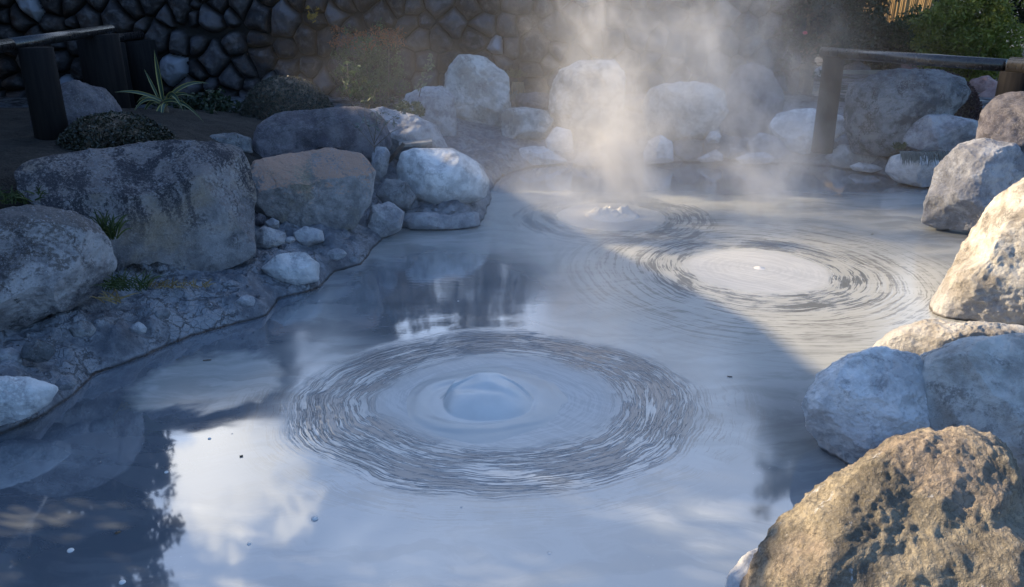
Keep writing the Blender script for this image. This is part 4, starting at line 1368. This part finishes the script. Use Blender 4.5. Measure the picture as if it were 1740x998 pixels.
# ------------------------------------------------------------------ what lies outside the picture: mirrored surroundings, plus trees and hedge added for shade
def house(label, loc, rz, L, D_, hw, hr, over=0.6):
    root = empty('house', loc, rz)
    tag(root, label, 'house', 'timber houses beside the pool')
    link('wall', bm_mesh('wall', box_bm((L, D_, hw), (0, 0, hw / 2), bevel=0.02), M['plaster']), root)
    bm = bmesh.new()
    l2, d2 = L / 2 + over, D_ / 2 + over
    t = 0.16
    prof = [(-d2, hw - 0.1), (0, hr), (d2, hw - 0.1), (d2, hw - 0.1 + t), (0, hr + t), (-d2, hw - 0.1 + t)]
    v0 = [bm.verts.new((-l2, a_, b_)) for a_, b_ in prof]
    v1 = [bm.verts.new((l2, a_, b_)) for a_, b_ in prof]
    for i in range(6):
        j = (i + 1) % 6
        bm.faces.new((v0[i], v0[j], v1[j], v1[i]))
    bm.faces.new((v0[0], v0[5], v0[4], v0[1])); bm.faces.new((v0[1], v0[4], v0[3], v0[2]))
    bm.faces.new((v1[1], v1[4], v1[5], v1[0])); bm.faces.new((v1[2], v1[3], v1[4], v1[1]))
    bmesh.ops.recalc_face_normals(bm, faces=bm.faces)
    rf = link('roof', bm_mesh('roof', bm, M['roof']), root)
    link('ridge', tubes_mesh('ridge', [([Vector((-l2, 0, hr + t)), Vector((l2, 0, hr + t))], [0.14, 0.14])], M['roof'], 12), rf)
    for s_ in (-1, 1):
        bm = bmesh.new()
        v_ = [bm.verts.new((s_ * (L / 2 - 0.02), a_, b_)) for a_, b_ in ((-D_ / 2, hw), (D_ / 2, hw), (0, hr - 0.1))]
        bm.faces.new(v_)
        link('gable', bm_mesh('gable', bm, M['plaster']), root)
    for i in range(3):
        wn = link('window', bm_mesh('window', box_bm((1.1, 0.08, 1.0), bevel=0.01), M['post']), root, (L * (i - 1) * 0.28, -D_ / 2 - 0.03, hw * 0.55))
        link('pane', bm_mesh('pane', box_bm((0.95, 0.04, 0.85), bevel=0.0), M['glass']), wn, (0, -0.045, 0))
    return root


# low shop roof on the left whose eave draws the straight edge of the shade on the mud
SHADE_A, SHADE_B = Vector((-0.24, 8.8, 0)), Vector((1.85, 4.5, 0))
hR = 4.6
off = Vector((sun_vec.x, sun_vec.y, 0)) / sun_vec.z * hR
e0, e1 = SHADE_A + off, SHADE_B + off
dv = (e1 - e0).normalized()
ctr = e0 + dv * 2.8
house('long low building with a dark ridged roof left of the pool', (ctr.x, ctr.y, 0.3), math.atan2(dv.y, dv.x), 5.4, 4.0, 2.9, hR - 0.3 - 0.30, 0.4)
house('dark house behind the left end of the stone wall', (-10.9, 16.9, 0.5), R(9), 10.2, 4.0, 4.9, 6.9, 0.6)
shade_tree = e0 + dv * 6.0
for i, (x_, y_, rad, th, lab, n_) in enumerate((
        (-14.0, 20.5, (2.6, 2.2, 5.2), 1.8, 'unseen tall evergreen added behind the dark house to shade the stone wall', 1400),  # added out of view to keep the sun off the stone wall
        (-9.1, 14.0, (2.3, 1.9, 4.5), 0.7, 'tall evergreen between the stone wall and the dark house', 1700),
        (-14.5, 17.9, (2.2, 2.0, 5.0), 0.8, 'unseen evergreen added at the far gable of the dark house for shade', 1500),  # second unseen tree, added to close the sun gap beside the house
        (-3.6, 17.5, (1.7, 1.6, 2.0), 1.4, 'round tree behind the stone wall, left', 520),
        (-1.2, 18.5, (1.5, 1.4, 1.9), 1.8, 'loose tree behind the middle of the stone wall', 150),
        (2.0, 17.6, (2.0, 1.4, 1.6), 1.2, 'round tree behind the stone wall, right', 520),
        (3.7, 18.0, (1.3, 1.1, 2.0), 1.6, 'tree behind the camellia', 420),
        (shade_tree.x, shade_tree.y, (0.6, 0.6, 1.9), 1.3, 'unseen slim conical tree added at the near end of the low building for shade', 420),  # added unseen; its top shades the white and grey boulders at right
        (-11.2, 10.9, (0.9, 1.1, 2.5), 1.1, 'unseen slim conical tree added at the far end of the low building for shade', 520))):  # unseen sun blocker added for the white oval boulder
    bush('evergreen_tree', lab, (x_, y_, 0.5), rad, n_, 34, 0.20 if i < 7 else 0.1, 'leaf_dark', 80 + i, 0.30 if i < 7 else 0.12, trunk=th, cat='tree', group='trees around the pool', lumpy=0.35 if i < 7 else 0.15)
for k in range(3):  # unseen hedge put in to hold the near mud in shade
    y_ = 4.1 - k * 1.9
    bush('shade_hedge', ('unseen hedge shrub nearest the low building, added for shade', 'unseen middle hedge shrub left of the viewer, added for shade', 'unseen last hedge shrub left of the viewer, added for shade')[k], (-5.6, y_, 0.5), (0.8, 1.15, 1.4), 420, 34, 0.09, 'leaf_dark', 120 + k, 0.15, trunk=0.1, cat='shrub', group='unseen hedge shrubs added on the left for shade', lumpy=0.12)


# ------------------------------------------------------------------ steam over the pool
def steam(name, lo, hi, plumes, aniso=0.35, nscale=2.1, thr=(0.43, 0.62), haze=0.0, seed=0.0, label=None, step=0.12):
    m, nt, out = new_mat(name)
    g, x, y, z, nz = pos()
    tot = None
    wob = noise(vec(x * 0.9 + seed, y * 0.9, z * 0.8), 1.0, 3, 0.5)
    wx = (wob - 0.5)
    for (bx, by, z0, r0, k, lx, ly, amp, ztop) in plumes:
        zc = (z - z0).max(0.0)
        ax_ = x - bx - zc * lx - wx * (zc * 0.55 + 0.15)
        ay_ = y - by - zc * ly
        rad = zc * k + r0
        d2 = (ax_ * ax_ + ay_ * ay_ * 0.8) / (rad * rad)
        core = E.m('POWER', 2.718, d2 * -1.6)
        f = core * amp * (1.0 - smooth(z, ztop * 0.35, ztop)) * (r0 / rad) ** 0.8 * smooth(z, z0 - 0.02, z0 + 0.12)
        tot = f if tot is None else tot + f
    n = noise(vec(x * 1.0 + seed, y * 1.0, z * 0.8 + x * 0.2), nscale, 5, 0.6, 0.7)
    nn = smooth(n - (z.min(2.5)) * 0.032, *thr)
    dens = tot * (nn * 1.4 + 0.15) if tot is not None else None
    if haze:
        hn = smooth(noise(vec(x * 0.5 + seed, y * 0.5, z * 0.7), 1.3, 4, 0.55, 0.6), 0.35, 0.7)
        mx_, my_ = (lo[0] + hi[0]) / 2, (lo[1] + hi[1]) / 2
        fx, fy = (x - mx_) / ((hi[0] - lo[0]) / 2), (y - my_) / ((hi[1] - lo[1]) / 2)
        fall = (1.0 - smooth(fx * fx + fy * fy, 0.2, 0.95)) * (1.0 - smooth(z, hi[2] * 0.25, hi[2] * 0.98))
        hz = hn * fall * haze
        dens = hz if dens is None else dens + hz
    pv = nt.nodes.new('ShaderNodeVolumePrincipled')
    pv.inputs['Color'].default_value = (0.98, 0.98, 0.98, 1)
    pv.inputs['Anisotropy'].default_value = aniso
    nt.links.new(dens.s, pv.inputs['Density'])
    nt.links.new(pv.outputs[0], out.inputs['Volume'])
    Vi, Fi = ico(3)
    c_ = (np.array(lo) + np.array(hi)) / 2; s_ = (np.array(hi) - np.array(lo)) / 2
    bmx = box_bm(tuple(s_ * 2), bevel=0)
    me = bm_mesh('steam', bmx, m)
    o = link('steam', me, loc=tuple(c_))
    tag(o, kind='stuff')
    if label: o['label'] = label
    return o


c3 = C3
steam('steam_plume', (c3.x - 1.6, c3.y - 1.2, 0.03), (c3.x + 2.2, c3.y + 3.2, 2.9),
      [(c3.x, c3.y, 0, 0.36, 0.22, -0.10, 0.08, 3.0, 3.0), (c3.x + 0.15, c3.y + 0.2, 0.25, 0.26, 0.28, 0.42, 0.12, 1.9, 3.2), (c3.x - 0.1, c3.y - 0.1, 0, 0.6, 0.05, 0.0, 0.2, 1.2, 0.5), (c3.x, c3.y + 0.1, 0, 0.28, 0.12, 0.0, 0.0, 4.5, 1.7)], label='dense white steam rising from the spitting mud burst')
vq = at_z(1330, 345)
steam('steam_wisps', (vq.x - 2.1, vq.y - 1.6, 0.032), (vq.x + 1.4, vq.y + 2.6, 2.7),
      [(vq.x - 0.1, vq.y, 0, 0.5, 0.34, -0.30, 0.20, 1.2, 3.0), (vq.x - 0.5, vq.y - 0.8, 0, 0.7, 0.1, 0.0, 0.3, 0.5, 0.8)], seed=7.0, label='lighter wisps of steam drifting up behind the sunlit pale disc')
steam('steam_veil', (-3.0, 4.4, 0.035), (4.6, 12.6, 2.75), [(0.45, 6.2, 0, 0.5, 0.3, -0.1, 0.5, 0.55, 1.3)], haze=0.065, seed=3.0, nscale=1.1, label='thin bluish steam hanging over the pool and before the wall')
